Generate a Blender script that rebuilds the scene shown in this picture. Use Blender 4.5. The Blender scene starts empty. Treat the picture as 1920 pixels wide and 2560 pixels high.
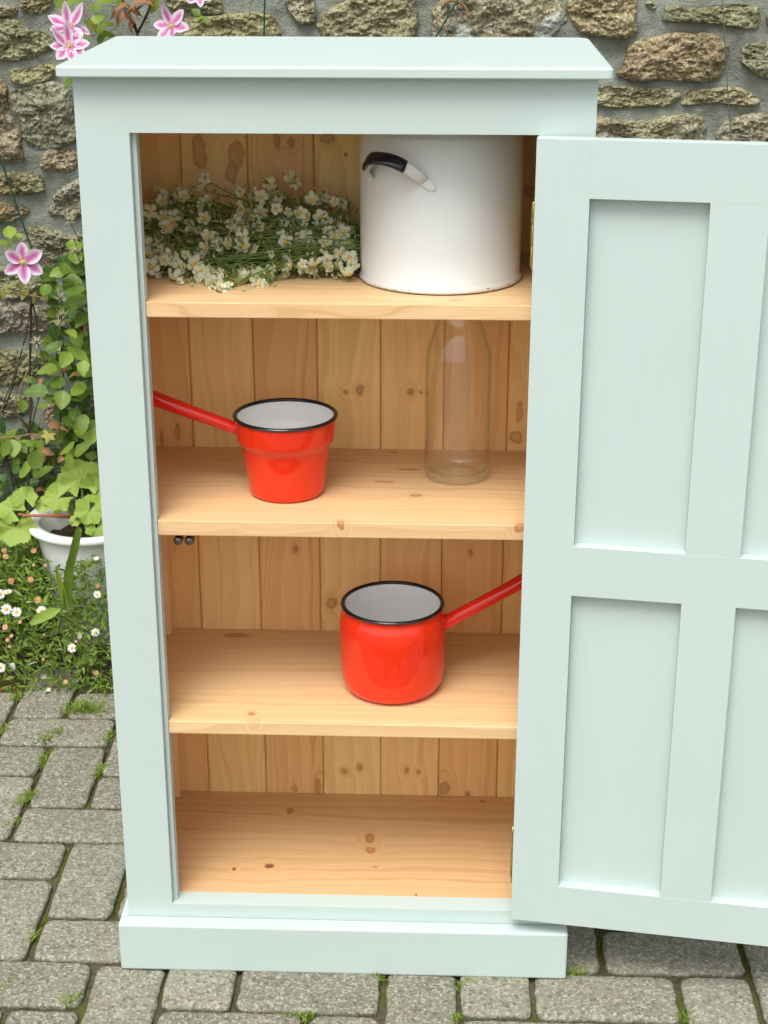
import bpy, bmesh, math, random
from mathutils import Vector, Matrix, Quaternion, noise as mnoise
R = math.radians
random.seed(7)
scene = bpy.context.scene
COL = scene.collection

# ------------------------------------------------------------------ camera
CAM = Vector((0.1317, -1.9718, 1.4807))
PITCH, YAW, FPX = 0.3734, 0.0368, 4085.6          # focal length in pixels of a 1920 x 2560 picture
cam_data = bpy.data.cameras.new('camera')
cam = bpy.data.objects.new('camera', cam_data)
COL.objects.link(cam)
cam.location = CAM
cam.rotation_euler = (math.pi / 2 - PITCH, 0, YAW)
cam_data.sensor_fit = 'VERTICAL'
cam_data.sensor_height = 24
cam_data.lens = FPX / 2560 * 24
cam_data.clip_start = 0.05
cam_data.clip_end = 500
scene.camera = cam

# ------------------------------------------------------------------ sky, sun, exposure
SUN_EL, SUN_AZ = R(61), R(198)                    # azimuth clockwise from +Y: behind the camera, a little left
world = bpy.data.worlds.new('World')
scene.world = world
world.use_nodes = True
wn = world.node_tree
wn.nodes.clear()
sky = wn.nodes.new('ShaderNodeTexSky')
sky.sky_type = 'NISHITA'
sky.sun_disc = False
sky.sun_elevation = SUN_EL
sky.sun_rotation = SUN_AZ
sky.air_density = 1.0
sky.dust_density = 4.0
sky.ozone_density = 1.0
hs = wn.nodes.new('ShaderNodeHueSaturation')      # cloud: the blue washed out
hs.inputs['Saturation'].default_value = 0.22
hs.inputs['Value'].default_value = 1.0
bg = wn.nodes.new('ShaderNodeBackground')
bg.inputs['Strength'].default_value = 0.15
wo = wn.nodes.new('ShaderNodeOutputWorld')
wn.links.new(sky.outputs[0], hs.inputs['Color'])
wn.links.new(hs.outputs[0], bg.inputs['Color'])
wn.links.new(bg.outputs[0], wo.inputs['Surface'])

sun_data = bpy.data.lights.new('sun', 'SUN')
sun_data.energy = 1.5
sun_data.angle = R(32)
sun_data.color = (1.0, 0.995, 0.94)
sun = bpy.data.objects.new('sun', sun_data)
COL.objects.link(sun)
sdir = Vector((math.sin(SUN_AZ) * math.cos(SUN_EL), math.cos(SUN_AZ) * math.cos(SUN_EL), math.sin(SUN_EL)))
sun.rotation_euler = sdir.to_track_quat('Z', 'Y').to_euler()

scene.view_settings.view_transform = 'Standard'
scene.view_settings.look = 'None'
scene.view_settings.gamma = 1
scene.view_settings.use_curve_mapping = False
scene.view_settings.exposure = 0.56
scene.render.engine = 'CYCLES'
scene.cycles.use_denoising = True
scene.cycles.use_adaptive_sampling = True
scene.cycles.adaptive_threshold = 0.02
scene.cycles.max_bounces = 7
scene.cycles.diffuse_bounces = 4
scene.cycles.transparent_max_bounces = 12
scene.cycles.caustics_reflective = False
scene.cycles.caustics_refractive = False

# ------------------------------------------------------------------ helpers: measuring
def ray(u, v):
    xn = (u - 960) / FPX; un = -(v - 1280) / FPX
    y = math.cos(PITCH) + math.sin(PITCH) * un
    z = -math.sin(PITCH) + math.cos(PITCH) * un
    return Vector((math.cos(YAW) * xn - math.sin(YAW) * y, math.sin(YAW) * xn + math.cos(YAW) * y, z))
def at_z(u, v, z):
    d = ray(u, v); return CAM + d * ((z - CAM.z) / d.z)
def at_y(u, v, y):
    d = ray(u, v); return CAM + d * ((y - CAM.y) / d.y)
def mpp(P):                                        # metres per photograph pixel at P
    d = Vector(P) - CAM
    y = -math.sin(YAW) * d.x + math.cos(YAW) * d.y
    return (math.cos(PITCH) * y - math.sin(PITCH) * d.z) / FPX

# ------------------------------------------------------------------ helpers: objects
def tag(o, label=None, cat=None, group=None, kind=None):
    if label: o['label'] = label
    if cat: o['category'] = cat
    if group: o['group'] = group
    if kind: o['kind'] = kind
    return o
def link(name, data, parent=None, loc=None, rot=None, mats=None):
    o = bpy.data.objects.new(name, data)
    COL.objects.link(o)
    if parent: o.parent = parent
    if loc is not None: o.location = loc
    if rot is not None: o.rotation_mode = 'QUATERNION'; o.rotation_quaternion = rot
    return o
def empty(name, loc=(0, 0, 0)):
    o = bpy.data.objects.new(name, None)
    o.empty_display_size = 0.05
    COL.objects.link(o); o.location = loc
    return o

class MB:
    def __init__(s): s.v = []; s.f = []; s.m = []; s.smooth = []
    def add(s, vs, fs, mi=0, smooth=False):
        b = len(s.v); s.v += [tuple(x) for x in vs]
        for f in fs: s.f.append(tuple(b + i for i in f)); s.m.append(mi); s.smooth.append(smooth)
    def box(s, a, b, mi=0):
        (x0, y0, z0), (x1, y1, z1) = a, b
        s.add([(x0, y0, z0), (x1, y0, z0), (x1, y1, z0), (x0, y1, z0), (x0, y0, z1), (x1, y0, z1), (x1, y1, z1), (x0, y1, z1)],
              [(0, 3, 2, 1), (4, 5, 6, 7), (0, 1, 5, 4), (1, 2, 6, 5), (2, 3, 7, 6), (3, 0, 4, 7)], mi)
    def lathe(s, prof, c=(0, 0, 0), n=64, mi=0, cap0=False, cap1=False, smooth=True):
        vs = []; fs = []
        for r, z in prof:
            for k in range(n):
                a = 2 * math.pi * k / n
                vs.append((c[0] + r * math.cos(a), c[1] + r * math.sin(a), c[2] + z))
        for i in range(len(prof) - 1):
            for k in range(n):
                k2 = (k + 1) % n
                fs.append((i * n + k, i * n + k2, (i + 1) * n + k2, (i + 1) * n + k))
        if cap0: fs.append(tuple(range(n - 1, -1, -1)))
        if cap1: fs.append(tuple((len(prof) - 1) * n + k for k in range(n)))
        s.add(vs, fs, mi, smooth)
    def tube(s, pts, rad, n=6, mi=0, flat=1.0, up=Vector((0, 0, 1)), caps=True, smooth=True):
        pts = [Vector(p) for p in pts]
        if not hasattr(rad, '__len__'): rad = [rad] * len(pts)
        vs = []; fs = []
        for i, p in enumerate(pts):
            t = (pts[min(i + 1, len(pts) - 1)] - pts[max(i - 1, 0)]).normalized()
            u = up if abs(t.dot(up)) < 0.95 else Vector((1, 0, 0))
            a = t.cross(u).normalized(); b = a.cross(t).normalized()
            for k in range(n):
                w = 2 * math.pi * k / n
                vs.append(p + a * (rad[i] * math.cos(w)) + b * (rad[i] * flat * math.sin(w)))
        for i in range(len(pts) - 1):
            for k in range(n):
                k2 = (k + 1) % n
                fs.append((i * n + k, i * n + k2, (i + 1) * n + k2, (i + 1) * n + k))
        if caps:
            fs.append(tuple(range(n - 1, -1, -1))); fs.append(tuple((len(pts) - 1) * n + k for k in range(n)))
        s.add(vs, fs, mi, smooth)
    def mesh(s, name, mats):
        me = bpy.data.meshes.new(name)
        me.from_pydata(s.v, [], s.f)
        for m in (mats if isinstance(mats, (list, tuple)) else [mats]): me.materials.append(m)
        me.polygons.foreach_set('material_index', s.m)
        me.polygons.foreach_set('use_smooth', s.smooth)
        me.update()
        return me
    def build(s, name, mats, parent=None, bevel=0, seg=2):
        me = s.mesh(name, mats)
        if bevel:
            bm = bmesh.new(); bm.from_mesh(me)
            bmesh.ops.recalc_face_normals(bm, faces=bm.faces)
            es = [e for e in bm.edges if len(e.link_faces) == 2 and e.calc_face_angle(0) > R(25)]
            bmesh.ops.bevel(bm, geom=es, offset=bevel, segments=seg, profile=0.5, affect='EDGES', clamp_overlap=True)
            for f in bm.faces: f.smooth = False
            bm.to_mesh(me); bm.free()
        return link(name, me, parent)
def fix_normals(o):
    bm = bmesh.new(); bm.from_mesh(o.data)
    bmesh.ops.recalc_face_normals(bm, faces=bm.faces)
    bm.to_mesh(o.data); bm.free()
    return o

# ------------------------------------------------------------------ helpers: materials
class NT:
    def __init__(s, name):
        s.mat = bpy.data.materials.new(name); s.mat.use_nodes = True
        s.t = s.mat.node_tree; s.t.nodes.clear()
        s.out = s.t.nodes.new('ShaderNodeOutputMaterial')
    def n(s, typ, attrs=None, **inp):
        nd = s.t.nodes.new('ShaderNode' + typ)
        for k, v in (attrs or {}).items(): setattr(nd, k, v)
        for k, v in inp.items():
            key = int(k[1:]) if k[0] == 'i' and k[1:].isdigit() else k.replace('_', ' ')
            s.put(nd.inputs[key], v)
        return nd
    def put(s, sock, v):
        if isinstance(v, bpy.types.NodeSocket): s.t.links.new(v, sock)
        elif isinstance(v, bpy.types.Node): s.t.links.new(v.outputs[0], sock)
        elif isinstance(v, tuple) and len(v) == 3 and sock.type == 'RGBA': sock.default_value = (*v, 1)
        else: sock.default_value = v
    def m(s, op, a, b=0.0, c=0.0, clamp=False):
        return s.n('Math', {'operation': op, 'use_clamp': clamp}, i0=a, i1=b, i2=c).outputs[0]
    def sstep(s, x, a, b):                        # smooth 0..1 as x goes a..b
        return s.n('MapRange', {'interpolation_type': 'SMOOTHSTEP'}, Value=x, i1=a, i2=b, i3=0.0, i4=1.0).outputs[0]
    def mix(s, f, a, b, blend='MIX'):
        nd = s.t.nodes.new('ShaderNodeMix'); nd.data_type = 'RGBA'; nd.blend_type = blend
        s.put(nd.inputs[0], f); s.put(nd.inputs[6], a); s.put(nd.inputs[7], b)
        return nd.outputs[2]
    def ramp(s, f, stops):
        nd = s.t.nodes.new('ShaderNodeValToRGB'); s.put(nd.inputs[0], f)
        e = nd.color_ramp.elements
        while len(e) > 1: e.remove(e[0])
        e[0].position = stops[0][0]; e[0].color = (*stops[0][1], 1)
        for p, c in stops[1:]:
            x = e.new(p); x.color = (*c, 1)
        return nd.outputs[0]
    def noise(s, vec, scale, detail=3, rough=0.55, dist=0.0):
        return s.n('TexNoise', None, Vector=vec, Scale=scale, Detail=detail, Roughness=rough, Distortion=dist).outputs[0]
    def obj(s): return s.n('TexCoord').outputs['Object']
    def bump(s, h, dist=0.001, strength=1.0, prev=None):
        nd = s.n('Bump', None, Height=h, Distance=dist, Strength=strength)
        if prev is not None: s.put(nd.inputs['Normal'], prev)
        return nd.outputs[0]
    def pbr(s, **k):
        nd = s.n('BsdfPrincipled')
        for a, v in k.items(): s.put(nd.inputs[a.replace('_', ' ')], v)
        s.t.links.new(nd.outputs[0], s.out.inputs[0])
        return s.mat
    def surf(s, sh):
        s.t.links.new(sh if isinstance(sh, bpy.types.NodeSocket) else sh.outputs[0], s.out.inputs[0]); return s.mat

def mat_paint(name, sc):
    """satin paint brushed along one direction"""
    t = NT(name); p = t.obj()
    n1 = t.noise(p, 5, 3); n2 = t.noise(t.n('Mapping', None, Vector=p, Scale=sc).outputs[0], 1, 3)
    c = t.ramp(t.m('ADD', t.m('MULTIPLY', n1, 0.6), t.m('MULTIPLY', n2, 0.4)), [(0.3, (0.478, 0.566, 0.538)), (0.7, (0.508, 0.597, 0.568))])
    return t.pbr(Base_Color=c, Roughness=t.m('ADD', 0.34, t.m('MULTIPLY', n2, 0.16)), Specular_IOR_Level=0.4, Normal=t.bump(n2, 0.0005, 0.12))
PAINT = mat_paint('sage_paint_upright', (420, 420, 9))
PAINTX = mat_paint('sage_paint_level', (9, 420, 420))

def mat_pine(name, grain, knots, seed=0, tint=(1, 1, 1), top=None):
    """pine board; grain 'x' (shelves) or 'z' (back boards); knots = (along, across, r_along, r_across, darkness)"""
    t = NT(name); p = t.obj()
    sp = t.n('SeparateXYZ', None, Vector=p)
    if grain == 'x': u, v, w = sp.outputs[0], sp.outputs[1], sp.outputs[2]
    else: u, v, w = sp.outputs[2], sp.outputs[0], sp.outputs[1]
    base = t.n('CombineXYZ', None, X=t.m('MULTIPLY', u, 2.2), Y=t.m('MULTIPLY', v, 9.0), Z=t.m('ADD', t.m('MULTIPLY', w, 9.0), seed * 3.7)).outputs[0]
    warp = t.noise(base, 1.0, 3)
    f = t.m('ADD', t.m('MULTIPLY', t.m('ADD', v, t.m('MULTIPLY', w, 0.6)), 75.0), t.m('MULTIPLY', warp, 7.0))
    halo = 0.0; core = 0.0; dark = 0.0
    wob = t.m('MULTIPLY', t.m('SUBTRACT', t.noise(p, 80, 4), 0.5), 1.6)
    for (ku, kv, ru, rv, dk) in knots:
        ru *= .85; rv *= .8
        du = t.m('DIVIDE', t.m('SUBTRACT', u, ku), ru); dv = t.m('DIVIDE', t.m('SUBTRACT', v, kv), rv)
        dd = t.m('ADD', t.m('MULTIPLY', du, du), t.m('MULTIPLY', dv, dv))
        if top is not None:
            dw = t.m('DIVIDE', t.m('SUBTRACT', w, top), 0.010); dd = t.m('ADD', dd, t.m('MULTIPLY', dw, dw))
        d = t.m('ADD', t.m('SQRT', dd), wob)
        near = t.m('MULTIPLY', t.sstep(d, 3.2, 0.8), 0.45)
        g = t.m('ADD', t.m('MULTIPLY', d, 0.9), 13.0 + seed)
        f = t.m('ADD', t.m('MULTIPLY', f, t.m('SUBTRACT', 1.0, near)), t.m('MULTIPLY', g, near))
        halo = t.m('MAXIMUM', halo, t.sstep(d, 3.0, 0.9))
        core = t.m('MAXIMUM', core, t.m('SUBTRACT', t.sstep(d, 1.05, 0.88), t.m('MULTIPLY', t.sstep(d, 0.85, 0.3), 0.30)))
        dark = t.m('MAXIMUM', dark, t.m('MULTIPLY', t.sstep(d, 1.0, 0.5), dk))
    band = t.n('TexNoise', {'noise_dimensions': '1D'}, W=f, Scale=1.0, Detail=2.0, Roughness=0.5).outputs[0]
    fr0 = t.m('FRACT', t.m('ADD', t.m('MULTIPLY', f, 0.42), t.m('MULTIPLY', band, 2.2)))
    late = t.m('MULTIPLY', t.m('POWER', fr0, 3.0), t.sstep(fr0, 1.0, 0.93))
    fine = t.noise(t.n('CombineXYZ', None, X=t.m('MULTIPLY', u, 14.0), Y=t.m('MULTIPLY', v, 520.0), Z=t.m('MULTIPLY', w, 520.0)).outputs[0], 1.0, 2)
    big = t.noise(base, 0.5, 2)
    T = lambda c: tuple(a * b for a, b in zip(c, tint))
    c = t.ramp(band, [(0.25, T((0.78, 0.52, 0.265))), (0.42, T((0.86, 0.61, 0.335))), (0.62, T((0.90, 0.66, 0.385))), (0.8, T((0.84, 0.58, 0.30)))])
    c = t.mix(t.m('MULTIPLY', late, 0.42), c, T((0.66, 0.385, 0.155)))
    c = t.mix(t.m('MULTIPLY', t.sstep(fine, 0.55, 0.72), 0.25), c, T((0.72, 0.46, 0.23)))
    c = t.mix(t.m('MULTIPLY', t.sstep(big, 0.4, 0.7), 0.3), c, T((0.86, 0.59, 0.34)))
    c = t.mix(t.m('MULTIPLY', halo, 0.22), c, (0.62, 0.33, 0.13))
    c = t.mix(t.m('MULTIPLY', core, 0.78 if grain == 'x' else 0.56), c, (0.40, 0.145, 0.042))
    c = t.mix(dark, c, (0.05, 0.022, 0.01))
    return t.pbr(Base_Color=c, Roughness=0.5, Specular_IOR_Level=0.35, Normal=t.bump(t.m('ADD', band, fine), 0.0005, 0.25))

def mat_enamel(name, col, rough=0.12, chip=False, speck=0.0):
    t = NT(name); p = t.obj()
    n = t.noise(p, 14, 2)
    c = t.mix(t.m('MULTIPLY', n, 0.10), col, tuple(x * 0.8 for x in col))
    if speck:
        v = t.noise(p, 120, 3)
        c = t.mix(t.sstep(v, speck, speck + 0.02), c, (0.035, 0.028, 0.03))
    return t.pbr(Base_Color=c, Roughness=rough, Specular_IOR_Level=0.5, Normal=t.bump(t.noise(p, 40, 2), 0.0009, 0.15))
RED = mat_enamel('red_enamel', (0.75, 0.030, 0.007), 0.05)
REDH = mat_enamel('red_handle_enamel', (0.74, 0.022, 0.009), 0.05)
WHITE = mat_enamel('white_enamel', (0.90, 0.915, 0.90), 0.07)
POTWHITE = mat_enamel('stockpot_enamel', (0.67, 0.685, 0.67), 0.08)
BLACK = mat_enamel('black_enamel', (0.010, 0.009, 0.014), 0.06)

def mat_simple(name, col, rough=0.5, metal=0.0, var=0.15, scale=60):
    t = NT(name); p = t.obj()
    c = t.mix(t.m('MULTIPLY', t.noise(p, scale, 3), var * 2), col, tuple(x * 0.55 for x in col))
    return t.pbr(Base_Color=c, Roughness=rough, Metallic=metal)
BRASS = mat_simple('brass', (0.55, 0.40, 0.13), 0.35, 1.0)
STEEL = mat_simple('dull_steel', (0.22, 0.20, 0.19), 0.3, 1.0)
CHIP = mat_simple('chipped_iron', (0.05, 0.035, 0.03), 0.6)

def mat_glass():
    t = NT('clear_glass')
    fc = t.n('LayerWeight', None, Blend=0.5).outputs['Facing']
    fr = t.m('ADD', 0.06, t.m('MULTIPLY', t.m('POWER', fc, 3.4), 0.90))
    tr = t.n('BsdfTransparent', None, Color=t.mix(t.m('POWER', fc, 4.5), (0.995, 0.998, 0.995), (0.50, 0.56, 0.52)))
    gl = t.n('BsdfGlossy', None, Color=(1.0, 1.0, 1.0), Roughness=0.015)
    mx = t.t.nodes.new('ShaderNodeMixShader')
    t.put(mx.inputs[0], fr); t.t.links.new(tr.outputs[0], mx.inputs[1]); t.t.links.new(gl.outputs[0], mx.inputs[2])
    return t.surf(mx)
GLASS = mat_glass()
def mat_glass_in():
    t = NT('clear_glass_inside')
    fc = t.n('LayerWeight', None, Blend=0.5).outputs['Facing']
    return t.surf(t.n('BsdfTransparent', None, Color=t.mix(t.m('POWER', fc, 5.0), (0.995, 0.998, 0.995), (0.62, 0.68, 0.64))))
GLASSIN = mat_glass_in()

def mat_leaf(name, a, b, trans=0.3, rough=0.45, island=False, spot=None):
    """a, b: two leaf tones mixed per leaf"""
    t = NT(name); p = t.obj()
    rnd = t.n('NewGeometry').outputs['Random Per Island'] if island else t.n('ObjectInfo').outputs['Random']
    n = t.noise(p, 45 if not island else 25, 3)
    f = t.m('ADD', t.m('MULTIPLY', rnd, 0.75), t.m('MULTIPLY', t.m('SUBTRACT', n, 0.5), 0.9), clamp=True)
    c = t.mix(f, a, b)
    if not island:
        sp = t.n('SeparateXYZ', None, Vector=p); ax = t.m('ABSOLUTE', sp.outputs[0])
        vein = t.m('MAXIMUM', t.sstep(ax, 0.03, 0.008), t.m('MULTIPLY', t.sstep(t.m('FRACT', t.m('MULTIPLY', t.m('SUBTRACT', sp.outputs[1], t.m('MULTIPLY', ax, 0.9)), 6.0)), 0.12, 0.0), 0.45))
        c = t.mix(t.m('MULTIPLY', vein, 0.30), c, (0.34, 0.42, 0.14))
    if spot: c = t.mix(t.m('MULTIPLY', t.sstep(t.noise(p, 30, 2), 0.62, 0.72), 0.6), c, spot)
    pb = t.n('BsdfPrincipled', None, Base_Color=c, Roughness=rough, Specular_IOR_Level=0.35)
    tl = t.n('BsdfTranslucent', None, Color=t.mix(0.5, c, (0.25, 0.35, 0.02)))
    mx = t.t.nodes.new('ShaderNodeMixShader'); mx.inputs[0].default_value = trans
    t.t.links.new(pb.outputs[0], mx.inputs[1]); t.t.links.new(tl.outputs[0], mx.inputs[2])
    return t.surf(mx)
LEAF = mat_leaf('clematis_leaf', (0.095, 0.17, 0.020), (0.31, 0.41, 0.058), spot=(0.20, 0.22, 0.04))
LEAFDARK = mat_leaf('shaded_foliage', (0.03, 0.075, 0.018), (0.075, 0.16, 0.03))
YLEAF = mat_leaf('yellow_leaf', (0.48, 0.44, 0.12), (0.52, 0.46, 0.14))
OLIVELEAF = mat_leaf('olive_leaf', (0.22, 0.22, 0.05), (0.28, 0.25, 0.07))
DRYLEAF = mat_leaf('dry_leaf', (0.22, 0.09, 0.04), (0.40, 0.20, 0.10), 0.15, 0.7)
GERLEAF = mat_leaf('pelargonium_leaf', (0.24, 0.36, 0.05), (0.40, 0.50, 0.10), 0.3, 0.55, spot=(0.36, 0.50, 0.12))
MATLEAF = mat_leaf('fleabane_leaf', (0.065, 0.13, 0.016), (0.30, 0.40, 0.055), 0.3, 0.5, island=True)
GRASS = mat_leaf('grass_blade', (0.14, 0.25, 0.03), (0.36, 0.42, 0.07), 0.3, 0.5, island=True)
MOSS = mat_leaf('moss', (0.07, 0.085, 0.015), (0.22, 0.21, 0.035), 0.15, 0.9, island=True)
BUNLEAF = mat_leaf('bunch_leaf', (0.09, 0.15, 0.028), (0.42, 0.45, 0.12), 0.2, 0.5, island=True)
STEMGREEN = mat_simple('green_stem', (0.17, 0.25, 0.06), 0.6)
STEMRED = mat_simple('red_stem', (0.32, 0.10, 0.04), 0.5)
STEMBROWN = mat_simple('brown_stem', (0.055, 0.03, 0.02), 0.8)
STEMTAN = mat_simple('tan_stem', (0.30, 0.17, 0.07), 0.8)
WIREGREEN = mat_simple('green_wire', (0.012, 0.060, 0.040), 0.4)
WIREGREY = mat_simple('grey_wire', (0.11, 0.13, 0.10), 0.5)
PETALW = mat_leaf('white_petal', (0.88, 0.86, 0.66), (0.91, 0.90, 0.82), 0.25, 0.6)
PETALDAISY = mat_leaf('daisy_petal', (0.82, 0.82, 0.80), (0.86, 0.86, 0.86), 0.2, 0.6)
PETALPINK = mat_leaf('aged_daisy_petal', (0.62, 0.34, 0.26), (0.72, 0.42, 0.38), 0.2, 0.6)
YELLOW = mat_simple('yellow_centre', (0.72, 0.42, 0.04), 0.7)
AMBER = mat_simple('amber_centre', (0.62, 0.27, 0.05), 0.7)
SEED = mat_simple('seed_silk', (0.62, 0.56, 0.36), 0.6)
SEEDCORE = mat_simple('seed_core', (0.10, 0.075, 0.02), 0.8)
PLASTIC = mat_simple('white_plastic', (0.86, 0.87, 0.85), 0.35, 0, 0.03)
SOIL = None

def mat_clematis_petal():
    t = NT('clematis_petal')
    p = t.n('TexCoord').outputs['Generated']
    sp = t.n('SeparateXYZ', None, Vector=p)
    ax = t.m('ABSOLUTE', t.m('SUBTRACT', sp.outputs[0], 0.5))
    ln = sp.outputs[1]
    o = t.obj()
    k = t.m('ADD', t.m('MULTIPLY', ax, 2.6), t.m('MULTIPLY', t.noise(o, 300, 2), 0.25))
    k = t.m('ADD', k, t.m('MULTIPLY', t.sstep(ln, 0.55, 1.0), 0.75))
    c = t.ramp(k, [(0.10, (0.50, 0.055, 0.26)), (0.45, (0.54, 0.17, 0.38)), (0.75, (0.60, 0.36, 0.52)), (1.0, (0.70, 0.60, 0.67))])
    c = t.mix(t.sstep(ln, 0.12, 0.0), c, (0.75, 0.68, 0.45))
    pb = t.n('BsdfPrincipled', None, Base_Color=c, Roughness=0.55)
    tl = t.n('BsdfTranslucent', None, Color=c)
    mx = t.t.nodes.new('ShaderNodeMixShader'); mx.inputs[0].default_value = 0.25
    t.t.links.new(pb.outputs[0], mx.inputs[1]); t.t.links.new(tl.outputs[0], mx.inputs[2])
    return t.surf(mx)
CLEMPETAL = mat_clematis_petal()

def mat_stone():
    t = NT('granite_rubble'); p = t.obj()
    oi = t.n('ObjectInfo')
    n1 = t.noise(p, 16, 6, 0.62); n2 = t.noise(p, 85, 4, 0.6); n3 = t.noise(p, 190, 3, 0.65)
    vor = t.n('TexVoronoi', None, Vector=p, Scale=120.0).outputs[0]
    s = t.m('ADD', t.m('MULTIPLY', n1, 0.62), t.m('MULTIPLY', n2, 0.55))
    s = t.m('ADD', s, t.m('MULTIPLY', t.m('SUBTRACT', n3, 0.5), 1.15))
    c = t.ramp(t.m('SUBTRACT', s, 0.06), [(0.22, (0.070, 0.064, 0.046)), (0.36, (0.165, 0.150, 0.105)), (0.50, (0.270, 0.250, 0.180)), (0.64, (0.395, 0.370, 0.280)), (0.80, (0.54, 0.52, 0.43))])
    c = t.mix(1.0, c, oi.outputs['Color'], 'MULTIPLY')
    orange = t.m('MULTIPLY', t.sstep(t.noise(p, 9, 3), 0.58, 0.70), 0.40)
    c = t.mix(orange, c, t.mix(n2, (0.12, 0.062, 0.015), (0.42, 0.25, 0.07)))
    lich = t.m('MULTIPLY', t.sstep(t.noise(t.n('Mapping', None, Vector=p, Location=(3, 1, 2)).outputs[0], 26, 4, 0.6), 0.56, 0.60), oi.outputs['Alpha'])
    c = t.mix(lich, c, t.mix(n3, (0.34, 0.38, 0.33), (0.62, 0.66, 0.58)))
    h = t.m('ADD', t.m('MULTIPLY', n2, 1.0), t.m('ADD', t.m('MULTIPLY', n3, 0.55), t.m('MULTIPLY', vor, 0.5)))
    return t.pbr(Base_Color=c, Roughness=0.9, Specular_IOR_Level=0.2, Normal=t.bump(h, 0.009, 1.0))
STONE = mat_stone()

def mat_mortar():
    t = NT('grey_mortar'); p = t.obj()
    n1 = t.noise(p, 5, 4); n2 = t.noise(p, 40, 4); n3 = t.noise(p, 300, 2)
    c = t.ramp(t.m('ADD', t.m('MULTIPLY', n1, 0.6), t.m('MULTIPLY', n2, 0.4)), [(0.3, (0.155, 0.168, 0.130)), (0.5, (0.235, 0.250, 0.208)), (0.72, (0.315, 0.332, 0.288))])
    c = t.mix(t.m('MULTIPLY', t.sstep(n3, 0.55, 0.75), 0.3), c, (0.14, 0.14, 0.11))
    return t.pbr(Base_Color=c, Roughness=0.9, Specular_IOR_Level=0.2, Normal=t.bump(t.m('ADD', n2, t.m('MULTIPLY', n3, 0.5)), 0.009, 0.8))
MORTAR = mat_mortar()

def mat_paver():
    t = NT('concrete_paver'); p = t.obj()
    oi = t.n('ObjectInfo')
    q = t.n('VectorMath', {'operation': 'ADD'}, i0=p, i1=t.n('CombineXYZ', None, X=t.m('MULTIPLY', oi.outputs['Random'], 37.0), Y=t.m('MULTIPLY', oi.outputs['Random'], 91.0)).outputs[0]).outputs[0]
    n1 = t.m('ADD', t.m('MULTIPLY', t.noise(q, 18, 4), 0.5), t.m('MULTIPLY', t.noise(q, 6, 2), 0.5)); n2 = t.noise(q, 130, 3, 0.6)
    v = t.n('TexVoronoi', None, Vector=q, Scale=230.0)
    cellr = t.n('SeparateXYZ', None, Vector=v.outputs['Color']).outputs[0]
    v2 = t.n('TexVoronoi', None, Vector=q, Scale=340.0)
    cell2 = t.n('SeparateXYZ', None, Vector=v2.outputs['Color']).outputs[1]
    tone = t.m('ADD', t.m('MULTIPLY', n1, 0.5), t.m('ADD', t.m('MULTIPLY', n2, 0.35), t.m('MULTIPLY', oi.outputs['Random'], 0.16)))
    c = t.ramp(tone, [(0.28, (0.140, 0.139, 0.098)), (0.5, (0.213, 0.212, 0.160)), (0.75, (0.29, 0.288, 0.222))])
    c = t.mix(t.m('MULTIPLY', t.sstep(cellr, 0.78, 0.86), 0.42), c, (0.44, 0.42, 0.345))
    c = t.mix(t.m('MULTIPLY', t.sstep(cell2, 0.86, 0.93), 0.5), c, (0.50, 0.47, 0.41))
    c = t.mix(t.m('MULTIPLY', t.sstep(cellr, 0.20, 0.12), 0.5), c, (0.075, 0.07, 0.06))
    c = t.mix(t.m('MULTIPLY', t.sstep(cell2, 0.14, 0.08), 0.55), c, (0.30, 0.20, 0.14))
    sz = t.n('SeparateXYZ', None, Vector=p).outputs[2]
    c = t.mix(t.m('MULTIPLY', t.sstep(sz, -0.0015, -0.008), 0.7), c, (0.055, 0.055, 0.022))
    h = t.m('ADD', t.m('MULTIPLY', n2, 1.0), t.m('MULTIPLY', v.outputs[0], 0.8))
    return t.pbr(Base_Color=c, Roughness=0.92, Specular_IOR_Level=0.2, Normal=t.bump(h, 0.0035, 0.6))
PAVER = mat_paver()

def mat_earth(name, a, b, moss=None):
    t = NT(name); p = t.obj()
    n1 = t.noise(p, 12, 5); n2 = t.noise(p, 160, 4)
    c = t.mix(t.m('ADD', t.m('MULTIPLY', n1, 0.5), t.m('MULTIPLY', n2, 0.6)), a, b)
    if moss: c = t.mix(t.sstep(t.noise(p, 9, 4), 0.46, 0.6), c, t.mix(n2, tuple(x * 0.5 for x in moss), moss))
    return t.pbr(Base_Color=c, Roughness=0.95, Specular_IOR_Level=0.15, Normal=t.bump(n2, 0.006, 0.8))
JOINT = mat_earth('joint_sand', (0.045, 0.04, 0.022), (0.14, 0.125, 0.075), moss=(0.12, 0.12, 0.025))
SOIL = mat_earth('dark_soil', (0.02, 0.014, 0.009), (0.10, 0.07, 0.045))
FARGROUND = mat_earth('yard_ground', (0.15, 0.145, 0.12), (0.30, 0.29, 0.25))

# ================================================================== THE SETTING
# ground sheet to the horizon
mb = MB(); mb.add([(-150, -150, -.05), (150, -150, -.05), (150, 150, -.05), (-150, 150, -.05)], [(0, 1, 2, 3)])
tag(mb.build('ground', FARGROUND), kind='structure')

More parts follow.
